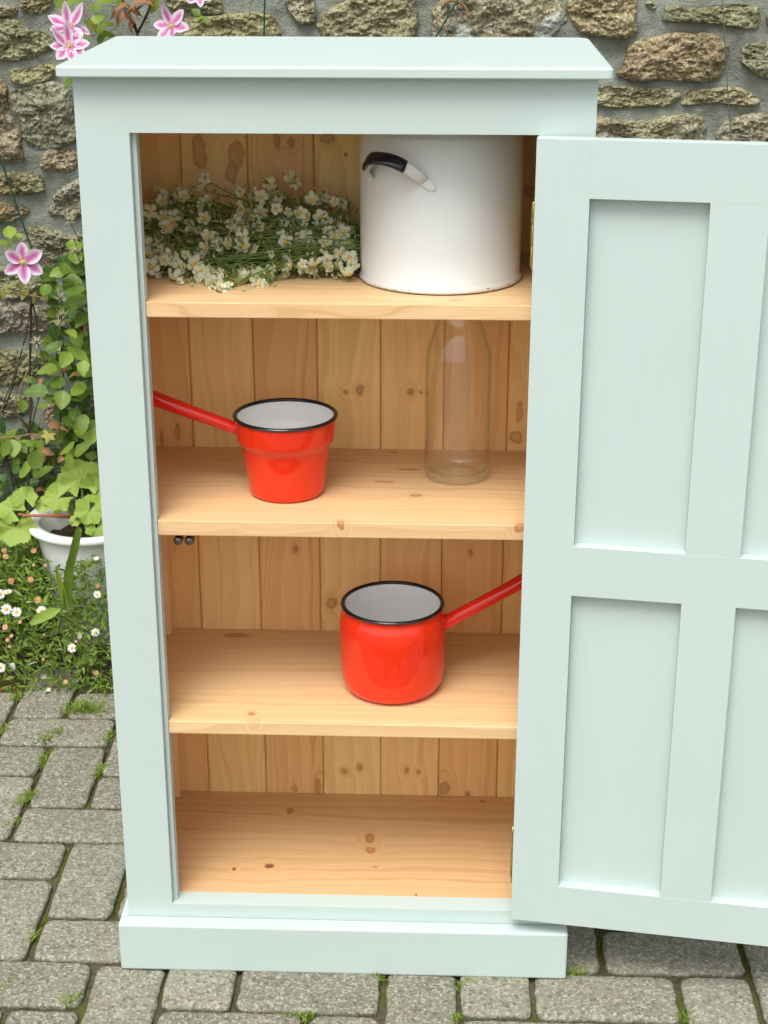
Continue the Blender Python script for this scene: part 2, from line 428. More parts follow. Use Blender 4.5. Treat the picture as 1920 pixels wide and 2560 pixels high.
# paving: bed of jointing sand with herringbone pavers
X0, PX, Y0, PY = -.57, .1052, -.11, .1045
mb = MB()
nx, ny = 120, 70
xa, xb, ya, yb_ = -1.75, 1.75, -1.0, .90
vs = []; fs = []
for j in range(ny + 1):
    for i in range(nx + 1):
        x = xa + (xb - xa) * i / nx; y = ya + (yb_ - ya) * j / ny
        vs.append((x, y, -.011 + .004 * mnoise.noise(Vector((x * 25, y * 25, 1)))))
for j in range(ny):
    for i in range(nx):
        a = j * (nx + 1) + i; fs.append((a, a + 1, a + nx + 2, a + nx + 1))
mb.add(vs, fs, 0, True)
paving = tag(mb.build('paving', JOINT), kind='structure')

def paver_mesh(seed):
    rnd = random.Random(seed)
    L, W, H = .1002, .0495, .05
    off = Vector((seed * 3.1, seed * 1.7, 0))
    def ring(inset, z, nz):
        pts = []
        n1, n2 = 14, 7
        a, b = L - inset, W - inset
        seq = [(-a + 2 * a * i / n1, -b) for i in range(n1)] + [(a, -b + 2 * b * i / n2) for i in range(n2)] + \
              [(a - 2 * a * i / n1, b) for i in range(n1)] + [(-a, b - 2 * b * i / n2) for i in range(n2)]
        for x, y in seq:
            w = mnoise.noise(Vector((x * 60, y * 60, 0)) + off) * .0022 * nz
            w2 = mnoise.noise(Vector((x * 25, y * 25, 5)) + off) * .0016 * nz
            d = Vector((x / L, y / W)).normalized()
            # round the corners
            cx = max(abs(x) - (a - .012), 0); cy = max(abs(y) - (b - .012), 0)
            pull = max(0, math.hypot(cx, cy) - .012)
            pts.append((x + (w + w2) * d.x - pull * math.copysign(.7, x) * (cx > 0), y + (w + w2) * d.y - pull * math.copysign(.7, y) * (cy > 0),
                        z + nz * .0009 * mnoise.noise(Vector((x * 40, y * 40, 9)) + off)))
        return pts
    rings = [ring(0, -H, 0), ring(0, -.0075, 1), ring(.0009, -.0036, 1.2), ring(.0030, -.0010, 1), ring(.007, 0, .7), ring(.018, .0003, .8)]
    n = len(rings[0]); m = MB(); vs = [p for r in rings for p in r]; fs = []
    for i in range(len(rings) - 1):
        for k in range(n):
            k2 = (k + 1) % n; fs.append((i * n + k, i * n + k2, (i + 1) * n + k2, (i + 1) * n + k))
    fs.append(tuple((len(rings) - 1) * n + k for k in range(n)))
    m.add(vs, fs, 0, True)
    return m.mesh('paver', PAVER)
paver_meshes = [paver_mesh(s) for s in range(8)]
pr = random.Random(3)
for j in range(-6, 11):
    for i in range(-9, 19):
        c = (i - j) % 4
        if c == 0:   cx, cy, rot = X0 + PX * (i + 1), Y0 + PY * (j + .5), 0
        elif c == 3: cx, cy, rot = X0 + PX * (i + .5), Y0 + PY * (j + 1), math.pi / 2
        else: continue
        if not (-1.35 < cx < 1.4 and -.72 < cy < .92): continue
        if cy > .86: continue
        o = link('paver', pr.choice(paver_meshes), paving, (cx + pr.uniform(-.0012, .0012), cy + pr.uniform(-.0012, .0012), pr.uniform(-.0018, .0012)))
        o.rotation_euler = (pr.uniform(-.008, .008), pr.uniform(-.008, .008), rot + pr.choice((0, math.pi)) + pr.uniform(-.009, .009))

# soil bed along the wall
mb = MB(); vs = []; fs = []
nx, ny = 140, 22
for j in range(ny + 1):
    for i in range(nx + 1):
        x = -1.75 + 3.5 * i / nx; y = .885 + .40 * j / ny
        vs.append((x, y, -.02 + .035 * min(1, j / 5) + .014 * mnoise.fractal(Vector((x * 14, y * 14, 0)), .8, 2, 4)))
for j in range(ny):
    for i in range(nx):
        a = j * (nx + 1) + i; fs.append((a, a + 1, a + nx + 2, a + nx + 1))
mb.add(vs, fs, 0, True)
tag(mb.build('soil_bed', SOIL), kind='structure')

# ------------------------------------------------------------------ stone wall
WY = 1.25
wall = tag(empty('stone_wall', (0, WY, 0)), 'rough granite rubble wall with wide grey mortar joints behind the cupboard', 'wall')
mb = MB(); vs = []; fs = []
nx, nz = 380, 220
for j in range(nz + 1):
    for i in range(nx + 1):
        x = -1.9 + 3.8 * i / nx; z = -.05 + 2.15 * j / nz
        d = .009 * mnoise.fractal(Vector((x * 8, z * 11, 3)), .8, 2, 5) + .003 * mnoise.noise(Vector((x * 45, z * 60, 1)))
        vs.append((x, -d, z))
for j in range(nz):
    for i in range(nx):
        a = j * (nx + 1) + i; fs.append((a, a + 1, a + nx + 2, a + nx + 1))
mb.add(vs, fs, 0, True)
b = len(mb.v)
mb.box((-1.9, .03, -.05), (1.9, .40, 2.1))
mb.build('mortar', MORTAR, wall)

def chaikin(p, it=2):
    for _ in range(it):
        q = []
        for i in range(len(p)):
            a, c = p[i], p[(i + 1) % len(p)]
            q += [(.75 * a[0] + .25 * c[0], .75 * a[1] + .25 * c[1]), (.25 * a[0] + .75 * c[0], .25 * a[1] + .75 * c[1])]
        p = q
    return p
def resample(p, n):
    L = [0]
    for i in range(len(p)):
        a, c = p[i], p[(i + 1) % len(p)]; L.append(L[-1] + math.hypot(c[0] - a[0], c[1] - a[1]))
    out = []
    for k in range(n):
        t = L[-1] * k / n; i = max(j for j in range(len(p)) if L[j] <= t)
        a, c = p[i], p[(i + 1) % len(p)]; u = (t - L[i]) / max(1e-9, L[i + 1] - L[i])
        out.append((a[0] + (c[0] - a[0]) * u, a[1] + (c[1] - a[1]) * u))
    return out
def stone(poly, D, color, seg=120, rings=26, it=1):
    poly = resample(chaikin(poly, it), seg)
    cx = sum(p[0] for p in poly) / seg; cz = sum(p[1] for p in poly) / seg
    sd = random.random() * 50
    vs = []; fs = []
    rs = [1.02] + [1 - (k / rings) ** 1.25 for k in range(rings)]
    size = min(max(p[0] for p in poly) - min(p[0] for p in poly), max(p[1] for p in poly) - min(p[1] for p in poly))
    for q, r in enumerate(rs):
        for k, (x, z) in enumerate(poly):
            jit = 1 + (.07 * mnoise.noise(Vector((x * 38, z * 38, sd))) + .05 * mnoise.noise(Vector((x * 110, z * 110, sd))) + .03 * mnoise.noise(Vector((x * 260, z * 260, sd)))) * min(1.4, .10 / size) * (.35 + .65 * max(r, 0))
            X = cx + (x - cx) * r * jit; Z = cz + (z - cz) * r * jit
            if q == 0: vs.append((X, .022, Z)); continue
            edge = 1 - max(r, 0) ** 9
            V = Vector((X * 22, Z * 30, sd)); V2 = Vector((X * 70, Z * 95, sd))
            h = .002 + D * (.18 + .40 * edge) + edge ** .5 * (.014 * mnoise.fractal(V, .8, 2.1, 5) + .006 * (.5 - abs(mnoise.noise(V2))) - .006 * abs(mnoise.noise(V * 1.4)))
            h += (.0032 * mnoise.noise(Vector((X * 150, Z * 190, sd))) + .0024 * mnoise.noise(Vector((X * 330, Z * 330, sd)))) * (.3 + .7 * edge)
            h = max(h, .0015)
            vs.append((X, -h, Z))
    n = seg
    for i in range(len(rs) - 1):
        for k in range(n):
            k2 = (k + 1) % n; fs.append((i * n + k, (i + 1) * n + k, (i + 1) * n + k2, i * n + k2))
    h = D * .55 + .014 * mnoise.fractal(Vector((cx * 22, cz * 30, sd)), .75, 2.1, 6)
    vs.append((cx, -h, cz)); c = len(vs) - 1
    for k in range(n): fs.append(((len(rs) - 1) * n + k, c, (len(rs) - 1) * n + (k + 1) % n))
    m = MB(); m.add(vs, fs, 0, True)
    o = fix_normals(m.build('stone', STONE, wall)); o.color = color
    return (min(p[0] for p in poly), max(p[0] for p in poly), min(p[1] for p in poly), max(p[1] for p in poly))
YEL, GRY, BRN, OLV, PAL = (1.06, 1.02, .80, .05), (.88, .90, .86, .15), (1.08, .97, .80, .08), (.90, .93, .74, .08), (1.1, 1.07, .94, .2)
TR = [
 (YEL, .02, [(-30,15),(20,12),(45,20),(42,38),(10,42),(-30,40)]),
 (YEL, .02, [(50,-20),(130,-20),(130,10),(115,28),(75,35),(55,25)]),
 (OLV, .030, [(-30,46),(44,48),(62,70),(126,84),(132,122),(96,138),(45,152),(10,148),(-30,156)]),
 (YEL, .024, [(20,186),(30,168),(75,174),(105,158),(140,160),(146,180),(110,205),(65,214),(32,204)]),
 (GRY, .030, [(30,222),(60,226),(110,206),(158,210),(178,240),(188,300),(190,350),(140,368),(100,370),(62,350),(58,310),(38,280),(25,250)]),
 (OLV, .028, [(-30,210),(20,215),(22,260),(34,290),(54,325),(56,360),(65,395),(30,398),(-30,400)]),
 (BRN, .018, [(112,376),(140,372),(190,372),(200,420),(170,430),(110,425),(103,410)]),
 (YEL, .022, [(-30,435),(30,430),(95,437),(104,447),(104,465),(112,475),(95,482),(45,487),(20,483),(-30,483)]),
 (OLV, .022, [(-30,500),(10,503),(50,512),(74,520),(70,532),(48,540),(30,552),(-30,555)]),
 (GRY, .018, [(165,462),(200,445),(230,455),(230,530),(190,540),(165,538),(118,532),(135,510),(140,480)]),
 (OLV, .022, [(55,580),(85,566),(120,568),(150,590),(235,580),(245,640),(150,650),(110,652),(80,632),(58,612)]),
 (OLV, .022, [(-30,670),(20,668),(60,690),(100,700),(110,720),(80,745),(-30,738)]),
 (GRY, .030, [(-30,752),(20,755),(60,752),(130,772),(145,800),(130,825),(60,830),(20,828),(-30,835)]),
 (OLV, .024, [(-30,880),(40,876),(90,880),(130,890),(132,930),(60,945),(40,960),(-30,960)]),
 (OLV, .024, [(-30,975),(60,985),(82,1000),(60,1040),(-30,1045)]),
 (BRN, .024, [(120,1000),(200,990),(260,1000),(260,1080),(150,1090),(115,1050)]),
 (OLV, .024, [(-30,1085),(100,1090),(130,1120),(110,1160),(-30,1160)]),
 (PAL, .020, [(412,-25),(470,-25),(520,-8),(500,18),(470,26),(432,24),(414,10)]),
 (OLV, .018, [(480,24),(525,2),(550,-12),(556,25),(545,36),(500,34),(474,30)]),
 (YEL, .022, [(465,42),(520,40),(600,34),(660,32),(690,55),(704,78),(690,110),(560,112),(465,105)]),
 (PAL, .024, [(712,0),(730,-25),(780,-25),(792,30),(782,55),(745,57),(730,35)]),
 (YEL, .030, [(800,80),(796,42),(830,24),(860,8),(890,-25),(1030,-25),(1036,40),(1034,85),(1000,105),(850,105)]),
 ((1.1, .98, .84, .95), .024, [(1085,30),(1110,0),(1130,-25),(1370,-25),(1395,10),(1404,45),(1385,80),(1360,115),(1090,115)]),
 (BRN, .028, [(1420,12),(1430,-25),(1585,-25),(1590,20),(1592,55),(1580,90),(1530,93),(1475,86),(1438,65)]),
 (YEL, .014, [(1612,8),(1625,0),(1642,14),(1636,23),(1617,19)]),
 (OLV, .020, [(1653,42),(1670,14),(1690,11),(1740,22),(1800,12),(1860,11),(1896,20),(1893,56),(1880,74),(1830,66),(1780,58),(1740,55),(1665,54)]),
 (BRN, .032, [(1541,186),(1562,165),(1575,110),(1620,98),(1700,83),(1780,85),(1802,95),(1810,130),(1808,160),(1796,195),(1735,201),(1660,195),(1600,201),(1568,196)]),
 (OLV, .026, [(1852,134),(1860,110),(1890,106),(1960,108),(1960,192),(1900,192),(1870,174),(1855,166)]),
 (YEL, .022, [(1440,232),(1500,217),(1550,213),(1600,219),(1680,224),(1701,235),(1692,250),(1660,267),(1630,261),(1570,269),(1500,263),(1440,256)]),
 (YEL, .018, [(1708,254),(1725,227),(1770,221),(1820,218),(1862,221),(1878,235),(1895,252),(1877,262),(1820,261),(1780,256),(1710,265)]),
 (PAL, .024, [(1440,292),(1500,289),(1560,300),(1600,304),(1650,289),(1720,284),(1747,290),(1753,320),(1758,380),(1440,390)]),
 (PAL, .022, [(1786,366),(1798,320),(1825,300),(1850,286),(1960,283),(1960,380),(1790,385)]),
 (OLV, .018, [(1914,47),(1920,29),(1965,29),(1965,62),(1918,62)]),
]
boxes = []
for colr, D, pl in TR:
    w = []
    for (u, v) in pl:
        P = at_y(u, v, WY); w.append((P.x, P.z))
    mx_ = sum(q[0] for q in w) / len(w); mz_ = sum(q[1] for q in w) / len(w)
    w = [(mx_ + (a - mx_) * 1.04, mz_ + (b - mz_) * 1.06) for a, b in w]
    col = tuple(min(1.25, c * random.uniform(.92, 1.06)) for c in colr[:3]) + (colr[3],)
    boxes.append(stone(w, D, col))
# the rest of the wall, laid in rough courses
rr = random.Random(11)
z = .02
while z < 2.0:
    h = rr.uniform(.07, .14)
    x = -1.9 + rr.uniform(0, .15)
    while x < 1.85:
        w = rr.uniform(.11, .30)
        b = (x, x + w, z, z + h)
        if not any(b[0] < q[1] + .012 and b[1] > q[0] - .012 and b[2] < q[3] + .012 and b[3] > q[2] - .012 for q in boxes):
            poly = []
            for k in range(10):
                a = 2 * math.pi * k / 10
                cx_, cz_ = math.cos(a), math.sin(a)
                s_ = .5 / max(abs(cx_), abs(cz_)) ** .75 * rr.uniform(.84, 1.0)
                poly.append((x + w / 2 + cx_ * s_ * w, z + h / 2 + cz_ * s_ * h))
            boxes.append(stone(poly, rr.uniform(.015, .03), tuple(c * rr.uniform(.85, 1.1) for c in rr.choice((YEL, GRY, BRN, OLV, PAL))[:3]) + (rr.choice((0, .1, .4)),), 40, 8))
        x += w + rr.uniform(.025, .05)
    z += h + rr.uniform(.025, .045)

# pinning stones in the remaining gaps
ncount = 0
for k in range(2600):
    w = rr.uniform(.05, .17); h = rr.uniform(.035, .085); x = rr.uniform(-1.88, 1.70); z = rr.uniform(.02, 2.0)
    if any(x < q[1] + .014 and x + w > q[0] - .014 and z < q[3] + .014 and z + h > q[2] - .014 for q in boxes): continue
    if (x + w > .32 and x < .95 and .85 < z + h and z < 1.35) or (x + w > -.62 and z + h > 1.10 and z < 1.35 and x < .95): continue   # bare mortar there
    poly = []
    for q in range(9):
        a = 2 * math.pi * q / 9; ca, sa = math.cos(a), math.sin(a); s_ = .5 / max(abs(ca), abs(sa)) ** .7 * rr.uniform(.8, 1.0)
        poly.append((x + w / 2 + ca * s_ * w, z + h / 2 + sa * s_ * h))
    boxes.append(stone(poly, rr.uniform(.010, .022), tuple(c * rr.uniform(.85, 1.1) for c in rr.choice((YEL, GRY, BRN, OLV, PAL))[:3]) + (rr.choice((0, .1, .3)),), 32, 7))
    ncount += 1
    if ncount >= 130: break

# ================================================================== THE CUPBOARD
W = .31
XL, XR = -.2457, .2433
ZT, ZB = 1.190, .0984
TF = .022
cab = tag(empty('cupboard', (0, 0, 0)), 'pale sage green painted pine cupboard standing open on the paving', 'cupboard')
def cbox(name, a, b, mat=PAINT, parent=cab, bevel=.0016):
    m = MB(); m.box(a, b); return m.build(name, mat, parent, bevel)
cbox('stile', (-W, 0, .003), (XL, TF, 1.2574), bevel=.0005)
cbox('stile', (XR, 0, .003), (W, TF, 1.2574), bevel=.0005)
cbox('top_rail', (XL - .0002, .0001, ZT), (XR + .0002, TF - .0002, 1.2573), PAINTX, bevel=.0003)
cbox('bottom_rail', (XL - .0002, .0001, .004), (XR + .0002, .030, ZB), PAINTX, bevel=.0004)
cbox('door_stop', (XL, .0105, ZB), (-.2396, .030, ZT), bevel=.0012)
cbox('side_panel', (-W, TF, .003), (-.293, .325, 1.2574), bevel=.001)
cbox('side_panel', (.293, TF, .003), (W, .325, 1.2574), bevel=.001)
# pine linings of the inside faces of the sides
PINE_SIDE = mat_pine('pine_side', 'z', [], 5)
cbox('side_lining', (-.2929, .0305, ZB), (-.2905, .310, 1.250), PINE_SIDE, bevel=0)
cbox('side_lining', (.2905, .0305, ZB), (.2929, .310, 1.250), PINE_SIDE, bevel=0)
# plinth: front and two returns, mitred look
cbox('plinth', (-.3212, -.024, 0), (.3212, -.0003, .0772), PAINTX, bevel=.003)
cbox('plinth_return', (-.3212, -.0002, 0), (-.3102, .33, .0770), bevel=.002)
cbox('plinth_return', (.3102, -.0002, 0), (.3212, .33, .0770), bevel=.002)
# overhanging top board with rounded edges
m = MB()
xo, yf, yk = .3258, -.020, .3545
def corner(cx, cy, r, a0, a1, n=5): return [(cx + r * math.cos(R(a0 + (a1 - a0) * k / n)), cy + r * math.sin(R(a0 + (a1 - a0) * k / n))) for k in range(n + 1)]
rc = .006
out = corner(xo - rc, yf + rc, rc, -90, 0) + corner(xo - .016, yk - .016, .016, 0, 90) + corner(-xo + .008, yk - .008, .008, 90, 180) + corner(-xo + rc, yf + rc, rc, 180, 270)
prof = [(.0022, 1.2562), (.0006, 1.2570), (0, 1.2580), (0, 1.2672), (.0010, 1.2688), (.0030, 1.2698)]
n = len(out); vs = []; fs = []
for ins, zz in prof:
    for (x, y) in out:
        vs.append((x * (1 - ins / xo), y + (ins if y < .1 else -ins), zz))
for i in range(len(prof) - 1):
    for k in range(n):
        k2 = (k + 1) % n; fs.append((i * n + k, i * n + k2, (i + 1) * n + k2, (i + 1) * n + k))
fs.append(tuple(range(n - 1, -1, -1))); fs.append(tuple((len(prof) - 1) * n + k for k in range(n)))
m.add(vs, fs)
m.build('top_board', PAINTX, cab)

# back boards: tongue and groove, each its own board
YB = .3099
seams = [-.293, -.2355, -.1425, -.0497, .0425, .1352, .2283, .293]
def on_back(z0, u, v):
    P = at_y(u, v, YB); return P
bk = []
for (ox, oy, s, lst) in [
    (300, 300, 1.508, [(300,120,.030,.012,0),(437,135,.024,.013,0),(590,70,.016,.007,0),(645,88,.010,.006,.1),(780,70,.009,.014,0),(850,130,.003,.003,.6),(420,205,.02,.010,0),(1548,270,.010,.014,0)]),
    (340, 780, 1.6265, [(912,315,.010,.008,.15),(852,326,.005,.005,.2),(1118,322,.008,.007,.3),(1158,328,.003,.002,.8),(1183,328,.003,.002,.8),(105,510,.016,.003,.1),(170,490,.018,.005,0),(1560,400,.020,.006,0),(1545,510,.012,.012,0)]),
    (380, 1320, 1.728, [(620,90,.008,.005,.15),(1377,105,.007,.004,.2),(775,325,.012,.011,0)]),
    (280, 1800, 1.565, [(715,270,.008,.005,0),(805,258,.016,.006,0),(908,200,.006,.006,.15),(970,185,.008,.007,.15),(1153,195,.007,.005,.2),(1200,205,.005,.005,.2),(1300,265,.016,.011,.12),(1392,290,.006,.005,.3)])]:
    for (x, y, ra, rc_, dk) in lst:
        P = at_y(ox + x / s, oy + y / s, YB); bk.append((P.z, P.x, ra, rc_, dk))
for i in range(len(seams) - 1):
    a, b = seams[i], seams[i + 1]
    ks = [k for k in bk if a - .004 < k[1] < b + .004]
    tt = [.95, 1.04, .93, 1.05, 1.0, .94, 1.03][i]
    mt = mat_pine('pine_back_%d' % i, 'z', ks, i + 1, (min(1.09, tt * 1.09), tt * tt * 1.03, tt * tt * .80))
    m = MB(); g = .0004; ch = .0022
    prof = [(a + g, YB + .012), (a + g, YB + ch), (a + g + ch, YB), (b - g - ch, YB), (b - g, YB + ch), (b - g, YB + .012)]
    vs = [(x, y, zz) for zz in (.09, 1.255) for x, y in prof]; n = len(prof)
    fs = [(k, (k + 1) % n, n + (k + 1) % n, n + k) for k in range(n)] + [tuple(range(n - 1, -1, -1)), tuple(range(n, 2 * n))]
    m.add(vs, fs); fix_normals(m.build('back_board', mt, cab))
cbox('back_cover', (-.293, YB + .0125, .003), (.293, YB + .015, 1.255), mat_simple('back_dark', (.05, .03, .015), .8), bevel=0)

# shelves
def shelf(name, z0, z1, xl, xr, knots, seed, tint=(.84, .79, .74)):
    mt = mat_pine('pine_' + name + str(seed), 'x', knots, seed, tint, z1)
    m = MB()
    pl = [(xl, .012), (xr, .012), (xr, .031), (.2904, .031), (.2904, YB - .0004), (-.2904, YB - .0004), (-.2904, .031), (xl, .031)]
    n = len(pl)
    vs = [(x, y, z0) for x, y in pl] + [(x, y, z1) for x, y in pl]
    fs = [tuple(range(n - 1, -1, -1)), tuple(range(n, 2 * n))] + [(k, (k + 1) % n, n + (k + 1) % n, n + k) for k in range(n)]
    m.add(vs, fs)
    o = m.build(name, mt, cab, .0012, 2)
    return o
def kz(z, ox, oy, s, lst):
    r_ = []
    for (x, y, ra, rc_, dk) in lst:
        P = at_z(ox + x / s, oy + y / s, z); r_.append((P.x, P.y, ra, rc_, dk))
    return r_
shelf('shelf', .9607, .9803, -.2394, .2431, kz(.9803, 300, 300, 1.508, [(660,712,.014,.004,0),(1260,680,.010,.004,0)]), 11)
s2 = shelf('shelf', .6655, .6867, -.2394, .2431, kz(.6867, 340, 780, 1.6265, [(832,856,.007,.007,.05),(1045,570,.008,.005,0),(1010,690,.018,.004,0),(1112,640,.020,.004,.1),(1135,746,.010,.006,.1),(1560,868,.008,.010,0)]), 12)
shelf('shelf', .3693, .3887, -.2394, .2431, kz(.3887, 380, 1320, 1.728, [(365,464,.022,.009,0),(427,803,.006,.007,.1),(437,858,.006,.012,.2),(60,547,.003,.003,.9)]), 13)
kb = kz(.0985, 280, 1800, 1.565, [(698,355,.008,.012,.12),(1008,460,.009,.015,.12),(1012,508,.009,.013,0),(478,582,.004,.006,.7),(615,570,.008,.009,.65),(1190,683,.0015,.003,1.0),(1030,574,.004,.003,.1),(1445,318,.006,.004,.1)])
mt = mat_pine('pine_base', 'x', kb, 14, (.76, .69, .63))
cbox('base_board', (-.2904, .0303, .080), (.2904, YB - .0004, .0982), mt, bevel=.0006)
# ceiling board under the top
cbox('top_lining', (-.2904, .0225, 1.2500), (.2904, YB - .0004, 1.2570), PINE_SIDE, bevel=0)
# small scotia batten at the left back corner, seen under the middle shelf
cbox('corner_batten', (-.2904, .286, .0987), (-.2790, YB - .0006, .6650), PINE_SIDE, bevel=.0008)
# roller catch under the middle shelf
P = at_y(460, 1350, .040)
rc_o = MB(); rc_o.box((P.x - .014, .034, .6575), (P.x + .014, .050, .6652))
catch = rc_o.build('roller_catch', STEEL, cab, .001)
for dx in (-.0075, .0075):
    m = MB(); m.tube([(P.x + dx, .0345, P.z), (P.x + dx, .0365, P.z), (P.x + dx, .050, P.z)], [.0040, .0062, .0062], 14, up=Vector((0, 0, 1)))
    m.build('roller', STEEL, catch)

# ------------------------------------------------------------------ the door, swung right round on its hinges
PHI, XH, TH = .143, .2423, .022
door = empty('door', (XH, -.0008, 0)); door.parent = cab
door.rotation_euler = (0, 0, -PHI)          # local x runs along the door, local -y is the face towards us
DW, DT = .484, TH - .0008
U1, U2, U3, U4 = .0648, .2053, .2739, .4150
ZDT, ZDB, ZP = 1.1896, .0995, (1.1205, .6754, .6064, .1620)
def dbox(name, a, b, mat=PAINT, bevel=.0013):
    m = MB(); m.box(a, b); return m.build(name, mat, door, bevel)
dbox('stile', (0, -DT, ZDB), (U1, 0, ZDT), bevel=.0005); dbox('stile', (U4, -DT, ZDB), (DW, 0, ZDT), bevel=.0005)
g = -.0003
dbox('rail', (U1 + g, -DT + .0001, ZP[0]), (U4 - g, -.0004, ZDT), PAINTX, bevel=.0004)
dbox('rail', (U1 + g, -DT + .0001, ZP[2]), (U4 - g, -.0004, ZP[1]), PAINTX, bevel=.0004)
dbox('rail', (U1 + g, -DT + .0001, ZDB), (U4 - g, -.0004, ZP[3]), PAINTX, bevel=.0004)
dbox('muntin', (U2, -DT + .0002, ZP[1] + g), (U3, -.0006, ZP[0] - g), bevel=.0004)
dbox('muntin', (U2, -DT + .0002, ZP[3] + g), (U3, -.0006, ZP[2] - g), bevel=.0004)
for (a, b) in ((U1, U2), (U3, U4)):
    for (z1, z0) in ((ZP[0], ZP[1]), (ZP[2], ZP[3])):
        dbox('panel', (a + .0002, -DT + .0156, z0 + .0002), (b - .0002, -.0026, z1 - .0002), bevel=0)
for (va, vb) in ((503, 668), (2064, 2190)):
    za = at_y(1342, va, -.004).z if va < 1000 else at_y(1290, va, -.004).z
    zb = at_y(1342, vb, -.004).z if va < 1000 else at_y(1290, vb, -.004).z
    m = MB()
    seg = 3
    for k in range(seg):
        z1 = za + (zb - za) * (k + .02) / seg; z0 = za + (zb - za) * (k + .98) / seg
        m.tube([(-.0022, -.0050, z0), (-.0022, -.0050, z1)], .0024, 12, up=Vector((1, 0, 0)))
    m.box((-.0016, -.020, zb), (-.0002, -.0045, za))
    m.build('hinge', BRASS, door)

# ================================================================== THINGS IN THE CUPBOARD
# ---- white enamel stockpot
SX, SY, SZ, SR = .1275, .1640, .9806, .1060
sp_ = tag(empty('stockpot', (SX, SY, SZ)), 'big white enamel stockpot with a dark handle on the top shelf', 'pot')
H1, H2 = .198, .238
m = MB()
m.lathe([(.001, .0035), (SR - .006, .0035), (SR - .002, .0006), (SR + .0012, .0014), (SR + .0022, .004), (SR + .0008, .0075), (SR - .0006, .010), (SR - .0002, .05), (SR, .12), (SR, H1 - .008), (SR - .0002, H1 - .003), (SR - .0022, H1), (SR - .0026, H1 + .004),
         (SR - .0018, H1 + .008), (SR - .0018, H2 - .006), (SR + .0025, H2 - .004), (SR + .0035, H2 - .001), (SR + .002, H2 + .0012), (SR - .003, H2), (SR - .0045, H2 - .006), (SR - .0045, .02), (SR - .012, .006), (.001, .006)], n=96)
m.build('body', POTWHITE, sp_)
m = MB()     # worn iron showing at the foot
m.lathe([(SR - .004, .0002), (SR + .0009, .0010), (SR + .0016, .0026)], n=96)
m.build('worn_foot', CHIP, sp_)
cr = random.Random(4)
for k in range(11):
    a = R(-90 + cr.uniform(-75, 75)); r_ = SR + .0018; zc = cr.uniform(.0028, .006)
    m = MB(); w = cr.uniform(.0006, .0018); h_ = cr.uniform(.0006, .0014)
    T_ = Vector((-math.sin(a), math.cos(a), 0)); C_ = Vector((math.cos(a) * (r_ + .0003), math.sin(a) * (r_ + .0003), zc))
    pts = [C_ + T_ * (w * math.cos(q)) * cr.uniform(.7, 1.2) + Vector((0, 0, h_ * math.sin(q))) for q in [2 * math.pi * i / 7 for i in range(7)]]
    m.add(pts + [p_ - Vector((math.cos(a), math.sin(a), 0)) * .0008 for p_ in pts], [tuple(range(7))] + [(i, (i + 1) % 7, 7 + (i + 1) % 7, 7 + i) for i in range(7)])
    fix_normals(m.build('chip', CHIP, sp_))
def pot_handle(a_c, parent):
    """strap loop standing out from the wall of the pot: two riveted feet, a raised arch with a dark grip"""
    def P(da, out, zz):
        a = a_c + da; return Vector(((SR + out) * math.cos(a), (SR + out) * math.sin(a), zz))
    half = R(22)
    zf = .143
    N_ = 22; path = []
    for k in range(N_ + 1):
        t_ = k / N_; s_ = -1 + 2 * t_
        arch = (1 - abs(s_) ** 2.6)
        path.append(P(half * s_ * (1 - .10 * arch), .0015 + .030 * arch ** .9, zf + .030 * arch))
    def strap(pts, w, th, name, mat, par, nz=.66):
        m = MB(); vs = []; fs = []
        for i, p in enumerate(pts):
            t_ = (pts[min(i + 1, len(pts) - 1)] - pts[max(i - 1, 0)]).normalized()
            rad_ = Vector((p.x, p.y, 0)).normalized()
            e_ = min(1, 3.2 * min(i, len(pts) - 1 - i) / len(pts)) if nz > 0 else 1
            nrm = (rad_ * (1 - .25 * (nz > 0)) + Vector((0, 0, nz * (e_ if name == 'handle' else 1))))
            nrm = (nrm - t_ * nrm.dot(t_)).normalized()
            sd = t_.cross(nrm).normalized()
            w_ = w * (1 - .75 * (i / (len(pts) - 1)) ** 5) if nz == 0 else w
            for k in range(10):
                q = 2 * math.pi * k / 10
                vs.append(p + sd * (w_ * math.copysign(abs(math.cos(q)) ** .6, math.cos(q))) + nrm * (th * math.copysign(abs(math.sin(q)) ** .6, math.sin(q))))
        for i in range(len(pts) - 1):
            for k in range(10):
                fs.append((i * 10 + k, i * 10 + (k + 1) % 10, (i + 1) * 10 + (k + 1) % 10, (i + 1) * 10 + k))
        fs.append(tuple(range(9, -1, -1))); fs.append(tuple((len(pts) - 1) * 10 + k for k in range(10)))
        m.add(vs, fs, 0, True)
        return fix_normals(m.build(name, mat, par))
    h_ = strap(path, .0066, .0009, 'handle', POTWHITE, parent)
    strap([p for p in path[3:N_ - 3]], .0090, .0034, 'grip', BLACK, h_)
    for s_ in (-1, 1):      # plate lying on the wall
        pts = [P(half * s_ + s_ * R(-1.5 + 11 * k / 6) * .75, .0013, zf + .002 - .012 * k / 6) for k in range(7)]
        strap(pts, .0064, .0006, 'foot_plate', POTWHITE, h_, 0)
pot_handle(R(-90 - 33), sp_)
pot_handle(R(90 - 33), sp_)

